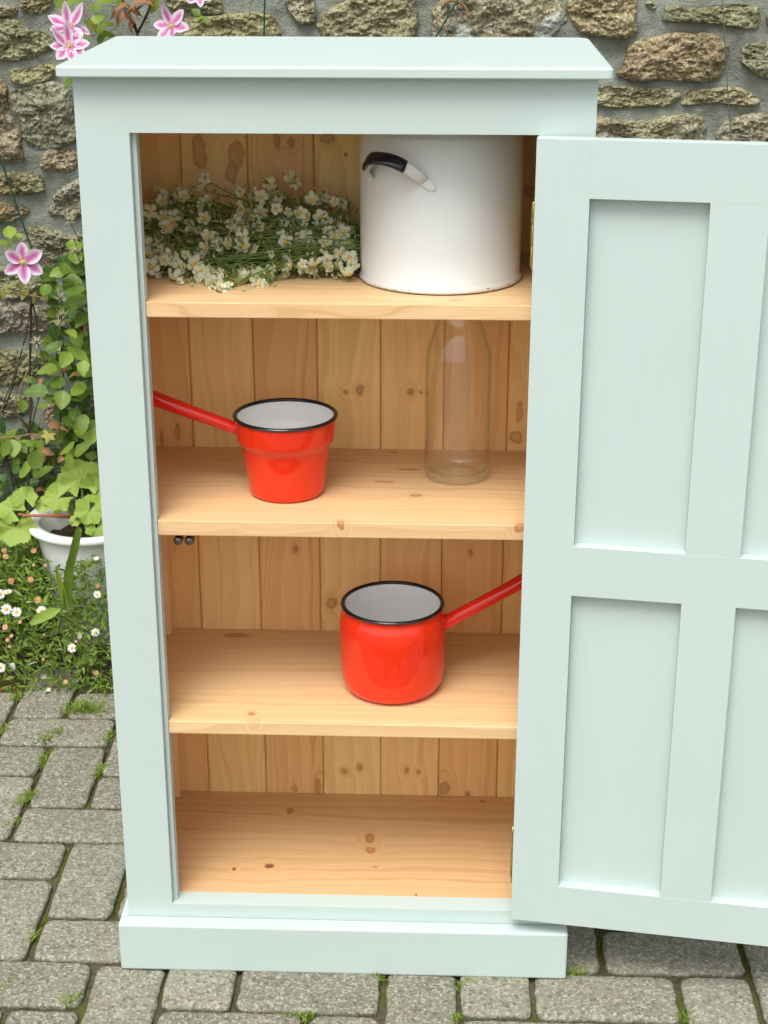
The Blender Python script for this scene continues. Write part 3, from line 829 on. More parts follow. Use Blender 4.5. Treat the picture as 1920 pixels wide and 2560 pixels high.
# ---- red saucepans
def saucepan(name, loc, label, prof, lin, rimR, rimZ, hpts, hr):
    e = tag(empty(name, loc), label, 'saucepan')
    m = MB(); m.lathe(prof, n=80, cap0=True); m.build('body', RED, e)
    m = MB(); m.lathe(lin, n=80, cap1=True); fix_normals(m.build('lining', WHITE, e))
    m = MB(); k = 10
    m.lathe([(rimR + .0032 * math.cos(2 * math.pi * i / k), rimZ + .0026 * math.sin(2 * math.pi * i / k)) for i in range(k + 1)], n=80)
    m.build('rim', BLACK, e)
    m = MB(); m.tube([Vector(p) for p in hpts], hr, 16, flat=.92); m.build('handle', REDH, e)
    return e
# flowerpot-shaped pan, middle shelf; handle runs left and up
c1 = Vector((-.0790, .1262, .6870)); h1 = .1105
prof1 = [(.042, .0), (.0490, .0008), (.0522, .004), (.0535, .008), (.0605, .062), (.0614, .069), (.0632, .0735), (.0668, .0765), (.0684, .0795), (.0690, .084), (.0704, .104), (.0705, h1 - .002)]
lin1 = [(.0692, h1 - .001), (.0685, .104), (.0670, .084), (.0648, .0785), (.0600, .072), (.0590, .062), (.0520, .010), (.0470, .0045), (.010, .004)]
e1 = at_y(376, 993, c1.y + .004) - c1
s1 = Vector((-.0675, .0, .0905))
d1 = (e1 - s1)
saucepan('saucepan', c1, 'red enamel flowerpot-shaped saucepan on the middle shelf, handle pointing left', [(a * .972, b) for a, b in prof1], [(a * .972, b) for a, b in lin1], .0680, h1,
         [s1 + Vector((.008, 0, -.004)), s1, s1 + d1 * .25, s1 + d1 * .6, e1, e1 + d1 * .13], [.0080, .0092, .0092, .0102, .0114, .0104])
# round-shouldered pan, third shelf; handle runs right and up
c2 = Vector((.0665, .1290, .3890)); h2 = .1310
prof2 = [(.052, 0), (.0610, .0015), (.0665, .0055), (.0705, .0125), (.0728, .020), (.0742, .035), (.0750, .055), (.0756, .080), (.0758, .095), (.0755, .104), (.0745, .111), (.0728, .1165), (.0708, .1205), (.0700, .1235), (.0704, .128), (.0706, h2 - .001)]
lin2 = [(.0692, h2 - .001), (.0688, .124), (.0700, .1195), (.0730, .110), (.0740, .100), (.0735, .060), (.0725, .030), (.0690, .013), (.0600, .005), (.010, .0045)]
e2 = at_y(1312, 1450, c2.y + .020) - c2
s2_ = Vector((.0745, .004, .0990))
d2 = e2 - s2_
saucepan('saucepan', c2, 'red enamel saucepan with rounded shoulders on the third shelf, handle pointing right', prof2, lin2, .0702, h2,
         [s2_ - d2 * .05, s2_, s2_ + d2 * .3, s2_ + d2 * .7, e2, e2 + d2 * .12], [.0085, .0112, .0106, .0104, .0112, .0100])

# ---- glass milk bottle
bx = Vector((.1545, .1985, .6870))
BR = .0462
bt = tag(empty('milk_bottle', bx), 'tall clear glass milk bottle with sloping shoulders on the middle shelf', 'bottle')
outer = [(.001, .006), (.018, .0045), (.034, .0008), (.0395, .0006), (.0435, .003), (.0455, .008), (BR, .014), (BR, .090), (BR, .166), (.0461, .172), (.0449, .180), (.0418, .191), (.0368, .207), (.0325, .219), (.0299, .227), (.0282, .236), (.0272, .247), (.0290, .2500), (.0300, .253), (.0300, .262), (.0285, .2645)]
inner = [(.0262, .2645), (.0250, .247), (.0260, .235), (.0278, .226), (.0304, .218), (.0346, .206), (.0396, .190), (.0426, .179), (.0437, .166), (.0436, .020), (.0420, .013), (.034, .0105), (.018, .0115), (.001, .013)]
m = MB(); m.lathe(outer, n=72); m.lathe(inner, n=72, mi=1)
m.build('glass', [GLASS, GLASSIN], bt)

# ---- bunch of white flowers lying on the top shelf
def blossom_mesh(name, seed, R0, petals=5, mats=(PETALW, YELLOW), cup=.25, wide=1.0):
    rnd = random.Random(seed); m = MB()
    for k in range(petals):
        a = 2 * math.pi * k / petals + rnd.uniform(-.12, .12); L = R0 * rnd.uniform(.88, 1.08); w = L * .40 * wide
        cu = cup * rnd.uniform(.5, 1.5)
        ca, sa = math.cos(a), math.sin(a)
        loc = [(.10 * L, 0, 0), (.35 * L, w * .72, .1), (.35 * L, -w * .72, .1), (.42 * L, 0, .06), (.72 * L, w, .5), (.72 * L, -w, .5), (.75 * L, 0, .36), (.97 * L, w * .5, .9), (.97 * L, -w * .5, .9), (1.0 * L, 0, .82)]
        vs = [(x * ca - y * sa, x * sa + y * ca, z * L * cu + rnd.uniform(-.02, .02) * L) for x, y, z in loc]
        m.add(vs, [(0, 3, 1), (0, 2, 3), (1, 3, 6, 4), (3, 2, 5, 6), (4, 6, 9, 7), (6, 5, 8, 9)], 0, True)
    n = 7; r = R0 * .30
    vs = [(r * math.cos(2 * math.pi * i / n), r * math.sin(2 * math.pi * i / n), R0 * .06) for i in range(n)] + [(r * .6 * math.cos(2 * math.pi * i / n), r * .6 * math.sin(2 * math.pi * i / n), R0 * .20) for i in range(n)] + [(0, 0, R0 * .24)]
    m.add(vs, [(i, (i + 1) % n, n + (i + 1) % n, n + i) for i in range(n)] + [(n + i, n + (i + 1) % n, 2 * n) for i in range(n)], 1, True)
    return m.mesh(name, list(mats))
def face(nrm, spin=0):
    return Vector(nrm).normalized().to_track_quat('Z', 'Y') @ Quaternion((0, 0, 1), spin)
def to_cam(P): return (CAM - Vector(P)).normalized()

bunch = tag(empty('flower_bunch', (-.13, .16, .9803)), 'bunch of small white yellow-centred flowers lying beside the stockpot', 'flowers')
BO = Vector(bunch.location)
bmeshes = [blossom_mesh('flower', s, .0099, cup=c_) for s, c_ in enumerate((.05, .2, .35, .55, .8))]
BL = [(470,50),(440,115),(320,180),(160,210),(500,210),(70,290),(440,240),(170,330),(250,390),(380,370),(200,400),(750,280),(840,310),(690,350),(780,380),(730,150),(830,140),(880,180),(990,270),(1080,290),(1170,300),(1220,340),(1250,210),(1340,190),(1420,220),(1380,350),(1460,390),(1370,430),(1480,440),(1420,470),(1250,530),(1060,510),(1170,480),(1350,520),(960,600),(700,430),(750,480),(760,540),(640,520),(540,530),(580,560),(480,560),(250,610),(330,600),(180,640),(390,670),(290,690),(430,740),(580,730),(500,790),(290,800),(770,750),(850,750),(850,800),(640,830),(580,850),(1270,670),(1180,670),(1100,690),(1360,640),(1430,560),(1460,600),(1510,550),(1440,680),(1550,680),(100,540),(60,600),(80,690),(150,560),(1110,60),(1130,75),(940,90),(30,320),(470,330),(490,470)]
fr_ = random.Random(21)
spots = [(x, y, 0) for x, y in BL]
for (x, y) in BL:
    if fr_.random() < .95 and y > 150: spots.append((x + fr_.gauss(0, 42), y + fr_.gauss(0, 34), 1))
def bunch_pt(x, y, back=0.):
    u, v = 350 + x / 2.91, 430 + y / 2.91
    t_ = max(0, min(1, (735 - v) / 265))
    dep = .075 + .175 * t_ ** .8 + back
    P = at_y(u, v, dep)
    if P.z < .9840: P = at_z(u, v, .9840)
    return P
stems = MB(); leaves = MB(); buds = MB()
base = Vector((.015, .235, .992))
for (x, y) in BL:
    for q in range(2):
        if fr_.random() < .7 and y > 120: spots.append((x + fr_.gauss(0, 60), y + fr_.gauss(0, 42), 2))
for (x, y, k) in spots:
    P = bunch_pt(x, y, .008 * k + fr_.uniform(-.006, .01))
    if P.x < -.285: continue
    nrm = to_cam(P) * .8 + Vector((fr_.gauss(-.1, .45), fr_.gauss(-.1, .35), fr_.gauss(.35, .4)))
    sc = fr_.choice((fr_.uniform(.55, .8), fr_.uniform(.85, 1.2), fr_.uniform(.9, 1.15)))
    if k == 2: sc *= .68
    o = link('flower', fr_.choice(bmeshes), bunch, P - BO, face(nrm, fr_.uniform(0, 6)))
    o.scale = (sc, sc, sc)
    back = nrm.normalized() * -.012
    b0 = base + Vector((fr_.uniform(-.06, .01), fr_.uniform(-.06, .03), fr_.uniform(-.006, .035)))
    mid = (P + b0) * .5 + Vector((0, fr_.uniform(0, .03), fr_.uniform(-.01, .02)))
    mid.z = max(mid.z, .988)
    pts = []
    for q in range(9):
        t_ = q / 8; pts.append((b0 * (1 - t_) ** 3 + (mid) * 3 * t_ * (1 - t_) ** 2 + (P + back * 2) * 3 * t_ * t_ * (1 - t_) + P * t_ ** 3) - BO)
    stems.tube(pts, [.0009] * 6 + [.0007, .0006, .0005], 4, caps=False)
    for q in range(15):
        t_ = fr_.uniform(.1, .97); i_ = int(t_ * 8); A = pts[i_].lerp(pts[min(8, i_ + 1)], t_ * 8 - i_)
        d = (pts[min(8, i_ + 1)] - pts[max(0, i_ - 1)]).normalized() * fr_.uniform(.2, 1.0) + Vector((fr_.gauss(0, .6), fr_.gauss(0, .6), fr_.gauss(.1, .5)))
        d.normalize(); L = fr_.uniform(.010, .026); w = fr_.uniform(.0006, .0016)
        sd = d.cross(to_cam(A + BO)).normalized() * w
        if A.z + d.z * L < .0015: d.z = abs(d.z) * .3
        leaves.add([A, A + d * L * .45 + sd, A + d * L + Vector((0, 0, -.002)), A + d * L * .45 - sd], [(0, 1, 2, 3)])
    if fr_.random() < .75:
        for q in range(fr_.randint(1, 3)):
            B = P - BO + Vector((fr_.gauss(0, .012), fr_.gauss(0, .01), fr_.gauss(0, .010)))
            B.z = max(B.z, .003); r_ = fr_.uniform(.0013, .0026)
            buds.add([B + Vector(v_) * r_ for v_ in ((1, 0, 0), (-1, 0, 0), (0, 1, 0), (0, -1, 0), (0, 0, 1.5), (0, 0, -1.3))], [(0, 2, 4), (2, 1, 4), (1, 3, 4), (3, 0, 4), (2, 0, 5), (1, 2, 5), (3, 1, 5), (0, 3, 5)], 0, True)
for k in range(130):                    # long stems running to the cut end behind the pot
    x = fr_.uniform(500, 1300); y = fr_.uniform(420, 650)
    A = bunch_pt(x, y, fr_.uniform(0, .03)) - BO; B = base + Vector((fr_.uniform(0, .05), fr_.uniform(-.07, .02), fr_.uniform(-.004, .03))) - BO
    A.z = max(A.z, .003); M_ = (A + B) / 2 + Vector((0, fr_.uniform(-.01, .01), fr_.uniform(-.006, .012))); M_.z = max(M_.z, .003)
    stems.tube([A, A.lerp(M_, .6), M_, M_.lerp(B, .6), B], fr_.uniform(.0006, .0011), 4, caps=False)
# dense greenery at the heart of the bunch
for k in range(2600):
    x = fr_.uniform(20, 1640); top = 430 - 230 * math.exp(-((x - 300) / 260) ** 2) - 150 * math.exp(-((x - 1150) / 420) ** 2)
    y = fr_.uniform(max(top, 150), 640 if x > 900 else 730)
    A = bunch_pt(x, y, .012 + fr_.uniform(0, .05))
    if A.z < .984: A.z = .984
    A -= BO
    if not -.158 < A.x < .165 or A.y > .14: continue
    d = Vector((fr_.gauss(-.7, .7), fr_.gauss(-.1, .5), fr_.gauss(.12, .5))).normalized(); L = fr_.uniform(.012, .032); w = fr_.uniform(.0005, .0015)
    sd = d.cross(to_cam(A + BO)).normalized() * w
    if A.z + d.z * L < .002: d.z = abs(d.z)
    leaves.add([A, A + d * L * .45 + sd, A + d * L, A + d * L * .45 - sd], [(0, 1, 2, 3)])
tag(stems.build('stems', STEMGREEN, bunch), kind='stuff')
tag(leaves.build('leaves', BUNLEAF, bunch), kind='stuff')
tag(buds.build('buds', mat_simple('flower_bud', (.42, .45, .22), .6), bunch), kind='stuff')

# ================================================================== PLANTS BY THE WALL
def leaf_mesh(name, mat, L=1.0, Wd=.62, seed=0, tip=1.0, fold=.18, curl=.25, lobes=0):
    """ovate leaf: base at origin, tip along +Y, upper side +Z"""
    rnd = random.Random(seed); m = MB(); n = 8
    vs = []
    for i in range(n + 1):
        t_ = i / n
        w = Wd * .5 * (math.sin(math.pi * t_ ** .72) ** .8) * (1 + rnd.uniform(-.10, .10))
        if i == n: w = 0.0
        if i == 0: w = .03
        z = -curl * L * (t_ - .35) ** 2 + .02 * rnd.uniform(-1, 1)
        x0 = .05 * math.sin(t_ * 3 + seed)
        vs += [(x0 - w, t_ * L, z + fold * w), (x0 - w * .5, t_ * L + .01, z + fold * w * .35), (x0, t_ * L, z), (x0 + w * .5, t_ * L + .01, z + fold * w * .35), (x0 + w, t_ * L, z + fold * w)]
    fs = []
    for i in range(n):
        for k in range(4): fs.append((i * 5 + k, i * 5 + k + 1, (i + 1) * 5 + k + 1, (i + 1) * 5 + k))
    m.add(vs, fs, 0, True)
    return m.mesh(name, mat)
def leaf_rot(nrm, ang):
    """leaf whose tip points at image angle ang (0 right, 90 up) and whose face looks along nrm"""
    nrm = Vector(nrm).normalized()
    rt = Vector((math.cos(YAW), math.sin(YAW), 0)); up = Vector((0, math.sin(PITCH), math.cos(PITCH)))
    d = rt * math.cos(R(ang)) + up * math.sin(R(ang))
    y = (d - nrm * d.dot(nrm)).normalized(); x = y.cross(nrm)
    return Matrix((x, y, nrm)).transposed().to_quaternion()

lv = [leaf_mesh('leaf', LEAF, 1, w, s, curl=c, fold=f) for s, (w, c, f) in enumerate(((.72, .3, .2), (.62, .5, .1), (.8, .1, .25), (.66, -.3, .15)))]
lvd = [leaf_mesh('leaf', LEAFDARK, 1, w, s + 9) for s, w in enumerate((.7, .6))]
lvy = leaf_mesh('leaf', OLIVELEAF, 1, .6, 20)
lvdry = [leaf_mesh('leaf', DRYLEAF, 1, .55, 30 + s, curl=1.0, fold=.5) for s in range(2)]
lr = random.Random(5)
shrub = tag(empty('leafy_shrub', (-.70, 1.16, 0)), 'low leafy shrub with oval green leaves growing behind the white flowerpot', 'plant')
SO = Vector(shrub.location)
clem = tag(empty('clematis', (-.62, 1.15, 0)), 'climbing clematis with pink striped flowers against the stone wall', 'plant')
CO = Vector(clem.location)
def put_leaf(u, v, size, ang, dep, meshes, parent=clem, origin=CO, nrm=None, jit=.35):
    P = at_y(u, v, dep); s = size * .96 * mpp(P)
    if nrm is None: nrm = to_cam(P) * .55 + Vector((lr.gauss(0, jit), lr.gauss(0, jit * .6), .55 + lr.gauss(0, jit)))
    q = leaf_rot(nrm, ang)
    o = link('leaf', lr.choice(meshes) if isinstance(meshes, list) else meshes, parent, P - origin - (q @ Vector((0, s * .5, 0))), q)
    o.scale = (s, s, s); return o
LF = [(22,578,48,100),(40,592,38,30),(9,608,42,170),(159,674,50,250),(143,684,44,200),(117,699,50,190),(81,711,46,200),(112,728,50,270),(181,704,56,340),(188,639,46,90),(190,730,60,5),
      (134,805,34,200),(134,868,50,200),(116,924,56,190),(141,958,54,230),(193,888,66,330),(210,920,46,270),(87,978,66,175),(74,950,34,180),(56,1015,34,260),(105,1016,34,220),(155,1000,54,260),(193,975,60,250),(179,830,46,290),(192,760,66,20),(208,1060,56,260),(199,850,66,280),(176,775,50,200),(205,800,60,250),(165,900,52,240),(212,985,52,270),(215,870,52,300),
      (32,1121,48,270),(11,1121,44,250),(89,1147,50,60),(63,1177,52,185),(110,1176,48,20),(170,1123,48,220),(204,1120,54,20),(175,1156,44,250),(58,1103,36,130),(80,1105,36,60),(228,1090,48,80),(200,1085,44,120)]
for (u, v, s, a) in LF:
    low = v > 1075
    put_leaf(u, v, s * (1.1 if low else 1), a, lr.uniform(1.03, 1.12), lv, shrub if low else clem, SO if low else CO)
for k in range(215):                     # deeper leaves of the column, partly hidden
    v = lr.uniform(610, 1110); lo = 120 if v < 760 else (110 if v < 1000 else 150)
    u = lr.uniform(lo, 300) + (0 if v > 660 else 40)
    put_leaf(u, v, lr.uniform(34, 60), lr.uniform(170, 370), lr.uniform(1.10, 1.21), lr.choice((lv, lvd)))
for k in range(150):                     # low foliage behind the pot
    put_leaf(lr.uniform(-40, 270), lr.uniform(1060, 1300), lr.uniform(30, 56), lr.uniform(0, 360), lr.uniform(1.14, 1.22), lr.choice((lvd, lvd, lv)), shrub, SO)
for (u, v) in ((20,722),(38,730),(60,738),(85,745),(5,735),(30,712),(110,745),(70,725),(52,716)):
    put_leaf(u, v, lr.uniform(22, 36), lr.uniform(150, 300), 1.17, lvy)
# greenery and dead leaves at the top left
for (u, v, s, a) in [(245,45,46,40),(268,60,44,20),(240,75,46,210),(255,98,46,250),(225,60,40,180),(270,85,40,330),(150,5,46,130),(165,15,40,200),(190,0,46,40),(265,0,50,20),(300,5,40,280),(385,15,44,250),(172,205,40,240),(240,20,40,90),(210,90,36,250)]:
    put_leaf(u, v, s, a, lr.uniform(1.14, 1.20), lv)
for (u, v, s, a) in [(497,40,28,60),(512,48,34,350),(488,30,30,130)]:
    put_leaf(u, v, s, a, 1.19, lv)
for (u, v, s, a) in [(350,8,70,200),(345,28,44,250),(325,40,48,260),(338,22,40,300),(372,-5,50,330),(312,15,46,230),(330,62,36,270),(300,45,36,250),(285,30,40,240)]:
    put_leaf(u, v, s, a, lr.uniform(1.13, 1.18), lvdry, jit=.6)
for (u, v, s, a) in [(162,905,46,265),(160,925,34,280),(185,938,30,200),(140,1065,44,10),(155,1072,34,340),(100,955,26,260),(215,815,30,250),(120,1130,36,350),(150,1150,30,200),(100,1225,30,30)]:
    put_leaf(u, v, s, a, lr.uniform(1.06, 1.12), lvdry, jit=.5)
# pale yellow ivy-like leaf
m = MB(); pts = []
for k, (a, r_) in enumerate([(90, .25), (60, .55), (35, .95), (10, .5), (-15, .9), (-55, .45), (-90, 1.05), (-125, .45), (-165, .9), (170, .5), (145, .95), (120, .55)]):
    pts.append((r_ * .5 * math.cos(R(a)), r_ * .5 * math.sin(R(a)) , .05 * math.sin(k * 2.1)))
m.add(pts + [(0, 0, .04)], [(k, (k + 1) % 12, 12) for k in range(12)], 0, True)
P = at_y(121, 1090, 1.05); s = 44 * mpp(P)
o = link('leaf', m.mesh('leaf', YLEAF), clem, P - CO, leaf_rot(to_cam(P), 75)); o.scale = (s, s, s); tag(o, 'pale yellow lobed leaf')

def stem_part(name, pix, rad, mat, parent=clem, origin=CO, n=6):
    m = MB(); pts = [at_y(u, v, d) - origin for u, v, d in pix]
    sm = []
    for i in range(len(pts) - 1):
        for q in range(4):
            t_ = q / 4; p0, p1, p2, p3 = pts[max(i - 1, 0)], pts[i], pts[i + 1], pts[min(i + 2, len(pts) - 1)]
            sm.append(.5 * ((2 * p1) + (p2 - p0) * t_ + (2 * p0 - 5 * p1 + 4 * p2 - p3) * t_ * t_ + (3 * p1 - p0 - 3 * p2 + p3) * t_ ** 3))
    sm.append(pts[-1])
    m.tube(sm, [rad * (1 + .18 * math.sin(i * 1.7)) for i in range(len(sm))], n); return m.build(name, mat, parent)
stem_part('stem', [(78,745,1.17),(66,830,1.16),(42,925,1.15),(25,985,1.16),(5,1030,1.17)], .0016, STEMBROWN)
stem_part('stem', [(78,745,1.18),(76,850,1.17),(75,950,1.17),(76,1040,1.16),(72,1090,1.15),(70,1250,1.14)], .0026, STEMBROWN)
stem_part('stem', [(80,745,1.18),(90,800,1.17),(95,850,1.17)], .0018, STEMBROWN)
stem_part('stem', [(-10,990,1.15),(25,1015,1.15),(55,1050,1.14),(74,1080,1.14)], .0026, STEMBROWN)
stem_part('stem', [(72,920,1.16),(55,960,1.15),(42,1000,1.15),(38,1040,1.16)], .0014, STEMTAN)
stem_part('stem', [(40,915,1.16),(28,960,1.15),(12,1000,1.15),(6,1060,1.16)], .0014, STEMBROWN)
stem_part('stem', [(98,990,1.14),(88,1030,1.14),(78,1070,1.14)], .0014, STEMBROWN)
stem_part('stem', [(170,1015,1.12),(145,1025,1.12),(125,1035,1.13)], .0013, STEMBROWN)
stem_part('stem', [(112,652,1.18),(122,668,1.17),(105,690,1.17)], .0009, STEMRED)
stem_part('stem', [(0,1095,1.14),(40,1092,1.13),(85,1085,1.13),(130,1100,1.13)], .0013, STEMTAN)
stem_part('stem', [(20,720,1.17),(60,735,1.17),(110,745,1.16),(160,760,1.15)], .0014, STEMTAN)
stem_part('stem', [(155,790,1.14),(152,860,1.13),(158,940,1.13),(150,1040,1.13),(160,1150,1.13)], .0015, STEMBROWN)
stem_part('stem', [(205,620,1.16),(200,700,1.15),(205,800,1.15),(200,900,1.15),(210,1050,1.15),(205,1240,1.13)], .0020, STEMBROWN)
stem_part('stem', [(305,-10,1.19),(315,30,1.18),(335,60,1.18),(350,110,1.2)], .003, STEMBROWN)
stem_part('stem', [(380,-10,1.19),(370,30,1.18),(345,80,1.19)], .0026, STEMBROWN)
stem_part('stem', [(205,30,1.15),(230,55,1.15),(240,80,1.15)], .0012, STEMRED)
stem_part('stem', [(628,-10,1.22),(622,40,1.22),(614,90,1.22)], .0010, STEMTAN)
stem_part('stem', [(1105,20,1.22),(1125,0,1.21),(1160,15,1.22),(1172,42,1.22)], .0030, STEMTAN)
stem_part('stem', [(220,10,1.14),(200,28,1.12),(183,55,1.10)], .0012, STEMTAN)

for k in range(7):
    u0 = lr.uniform(-20, 250)
    stem_part('stem', [(u0, 1330, 1.19), (u0 + lr.uniform(-20, 20), 1230, 1.19), (u0 + lr.uniform(-50, 50), 1130, 1.18)], .0016, STEMBROWN, shrub, SO)
# clematis flowers, petal by petal
def petal_mesh(seed, wid=.46, curl=.12):
    rnd = random.Random(seed); m = MB(); n = 8; vs = []
    for i in range(n + 1):
        t_ = i / n; w = wid * .5 * math.sin(math.pi * min(1, (t_ * .92 + .06)) ** .95) ** .75
        if i == n: w = .012
        if i == 0: w = .05
        z = curl * (t_ ** 2) + .015 * rnd.uniform(-1, 1)
        for q in (-1, -.55, -.12, .12, .55, 1):
            ed = abs(q) ** 2
            vs.append((q * w, t_, z + ed * w * .30 + (.018 if abs(q) < .2 and t_ < .9 else 0) + ed * .022 * math.sin(t_ * 17 + seed + q)))
    fs = [(i * 6 + k, i * 6 + k + 1, (i + 1) * 6 + k + 1, (i + 1) * 6 + k) for i in range(n) for k in range(5)]
    m.add(vs, fs, 0, True)
    return m.mesh('petal', CLEMPETAL)
def stamen_mesh(seed):
    rnd = random.Random(seed); m = MB()
    for k in range(30):
        a = rnd.uniform(0, 6.28); L = rnd.uniform(.14, .30); sp_a = rnd.uniform(.15, 1.25)
        d = Vector((math.cos(a) * math.sin(sp_a), math.sin(a) * math.sin(sp_a), math.cos(sp_a)))
        m.tube([(0, 0, .02), d * L * .6, d * L + Vector((0, 0, .02))], [.010, .009, .014], 4)
    m.lathe([(.10, .0), (.10, .08), (.06, .14), (.001, .16)], n=10)
    return m.mesh('stamens', YELLOWPALE)
YELLOWPALE = mat_simple('pale_yellow_stamen', (.66, .60, .20), .7)
pm = [petal_mesh(s, w, c) for s, (w, c) in enumerate(((.66, .10), (.64, .2), (.62, -.25), (.52, .75), (.5, -.7)))]
sm_ = stamen_mesh(2)
def clem_flower(u, v, dep, rpx, nrm, petals, spin, kinds, label=None):
    P = at_y(u, v, dep); s = rpx * mpp(P)
    f = empty('flower', P - CO); f.parent = clem
    f.rotation_mode = 'QUATERNION'; f.rotation_quaternion = leaf_rot(nrm, 90); f.scale = (s, s, s)
    for k in range(petals):
        a = 2 * math.pi * k / petals + spin + lr.uniform(-.05, .05)
        q = Quaternion((0, 0, 1), a) @ Quaternion((1, 0, 0), lr.uniform(-.12, .12))
        o = link('petal', pm[lr.choice(kinds)], f, q @ Vector((0, .06, 0)), q)
        w = lr.uniform(.93, 1.06); o.scale = (w, w, w)
    link('stamens', sm_, f)
    if label: tag(f, label)
tc = lambda u, v: to_cam(at_y(u, v, 1.1))
clem_flower(57, 656, 1.08, 51, tc(57, 656) + Vector((.06, 0, .05)), 6, R(4), (0, 0, 1), 'open pink striped flower facing forward')
clem_flower(172, 68, 1.08, 52, tc(170, 70) * .45 + Vector((.05, -.2, .75)), 7, R(14), (1, 2, 3))
clem_flower(174, 116, 1.05, 46, tc(170, 115) * .8 + Vector((0, 0, .55)), 8, R(8), (0, 1, 3))
clem_flower(428, 66, 1.08, 46, tc(430, 66) * .8 + Vector((-.3, 0, .4)), 6, R(20), (1, 3, 0))
clem_flower(497, -16, 1.12, 36, tc(500, 0) + Vector((0, 0, .2)), 6, R(10), (0, 1))
# spidery seed heads
def seed_mesh(seed):
    rnd = random.Random(seed); m = MB()
    for k in range(24):
        a = rnd.uniform(0, 6.28); b_ = rnd.uniform(.1, 1.5); d = Vector((math.cos(a) * math.sin(b_), math.sin(a) * math.sin(b_), math.cos(b_)))
        sw = Vector((rnd.gauss(0, .2), rnd.gauss(0, .2), rnd.gauss(0, .2)))
        m.tube([d * .12, d * .55 + sw * .3, d * rnd.uniform(.8, 1.1) + sw], [.055, .045, .012], 4, flat=.4)
    m.lathe([(.001, -.1), (.20, .0), (.24, .15), (.12, .32), (.001, .36)], n=8, mi=1)
    return m.mesh('seed_head', [SEED, SEEDCORE])
sh = [seed_mesh(s) for s in range(3)]
for (u, v, r_) in ((175,553,18),(126,592,14),(143,587,14),(152,748,18),(157,790,18),(148,817,22),(93,858,20),(190,630,16),(147,880,12),(185,600,12)):
    P = at_y(u, v, 1.06); s = r_ * mpp(P)
    o = link('seed_head', lr.choice(sh), clem, P - CO, face(Vector((lr.gauss(0, .3), -.3, 1)), lr.uniform(0, 6))); o.scale = (s, s, s)
    stem_part('stem', [(u, v, 1.06), (u + 8, v + 18, 1.08), (u + lr.uniform(10, 26), v + 46, 1.12)], .0011, STEMGREEN, n=4)

# ---- garden wires on the wall
def wire(pix, rad, mat, label):
    a, b = at_y(*pix[0], WY - .045), at_y(*pix[1], WY - .045)
    d = b - a
    m = MB(); o0 = Vector(a); pts = []
    for k in range(9):
        t_ = k / 8; pts.append(d * t_ + Vector((0, 0, .002 * math.sin(t_ * 9))))
    m.tube(pts, rad, 6); m.tube([pts[0], pts[0] + Vector((0, .05, 0))], rad * 1.4, 6); m.tube([pts[-1], pts[-1] + Vector((0, .05, 0))], rad * 1.4, 6)
    o = m.build('garden_wire', mat); o.location = o0
    tag(o, label, 'wire', 'wires strung along the wall')
wire([(-75, 178), (178, 905)], .0020, WIREGREEN, 'dark green wire running diagonally down behind the pink flower on the left')
wire([(664, -140), (655, 420)], .0019, WIREGREEN, 'dark green wire rising behind the top board, left of centre')
wire([(1235, -150), (985, 262)], .0019, WIREGREEN, 'dark green slanting wire rising behind the middle of the top board')
wire([(1120, 8), (1300, 190)], .0013, WIREGREY, 'thin grey wire slanting right behind the top board')
wire([(1796, -140), (1836, 480)], .0012, WIREGREY, 'thin grey wire hanging down the wall at the right')

# ---- white plastic plant pot
PC = at_y(226, 1291, 1.085); PR = 160 * mpp(PC)
pz = PC.z
pot = tag(empty('plant_pot', (PC.x, PC.y, 0.0)), 'white plastic flowerpot with a broad rim beside the cupboard', 'plant pot')
m = MB(); k_ = PR
m.lathe([(.001, .012), (k_ * .60, .012), (k_ * .62, .016), (k_ * .82, pz - .035), (k_ * .84, pz - .020), (k_ * .97, pz - .014), (k_ * 1.0, pz - .010), (k_ * 1.0, pz - .002), (k_ * .985, pz), (k_ * .81, pz - .003), (k_ * .785, pz - .008), (k_ * .76, pz - .06), (k_ * .74, pz - .09)], n=72)
fix_normals(m.build('body', PLASTIC, pot))
m = MB(); vs = [(0, 0, pz - .050)]; fs = []
for q in range(1, 7):
    for a in range(30):
        r_ = k_ * .79 * q / 6; an = 2 * math.pi * a / 30
        vs.append((r_ * math.cos(an), r_ * math.sin(an), pz - .050 + .010 * mnoise.noise(Vector((r_ * 60 * math.cos(an), r_ * 60 * math.sin(an), 4)))))
for a in range(30): fs.append((0, 1 + a, 1 + (a + 1) % 30))
for q in range(5):
    for a in range(30): fs.append((1 + q * 30 + a, 1 + (q + 1) * 30 + a, 1 + (q + 1) * 30 + (a + 1) % 30, 1 + q * 30 + (a + 1) % 30))
m.add(vs, fs, 0, True); m.build('soil', SOIL, pot)

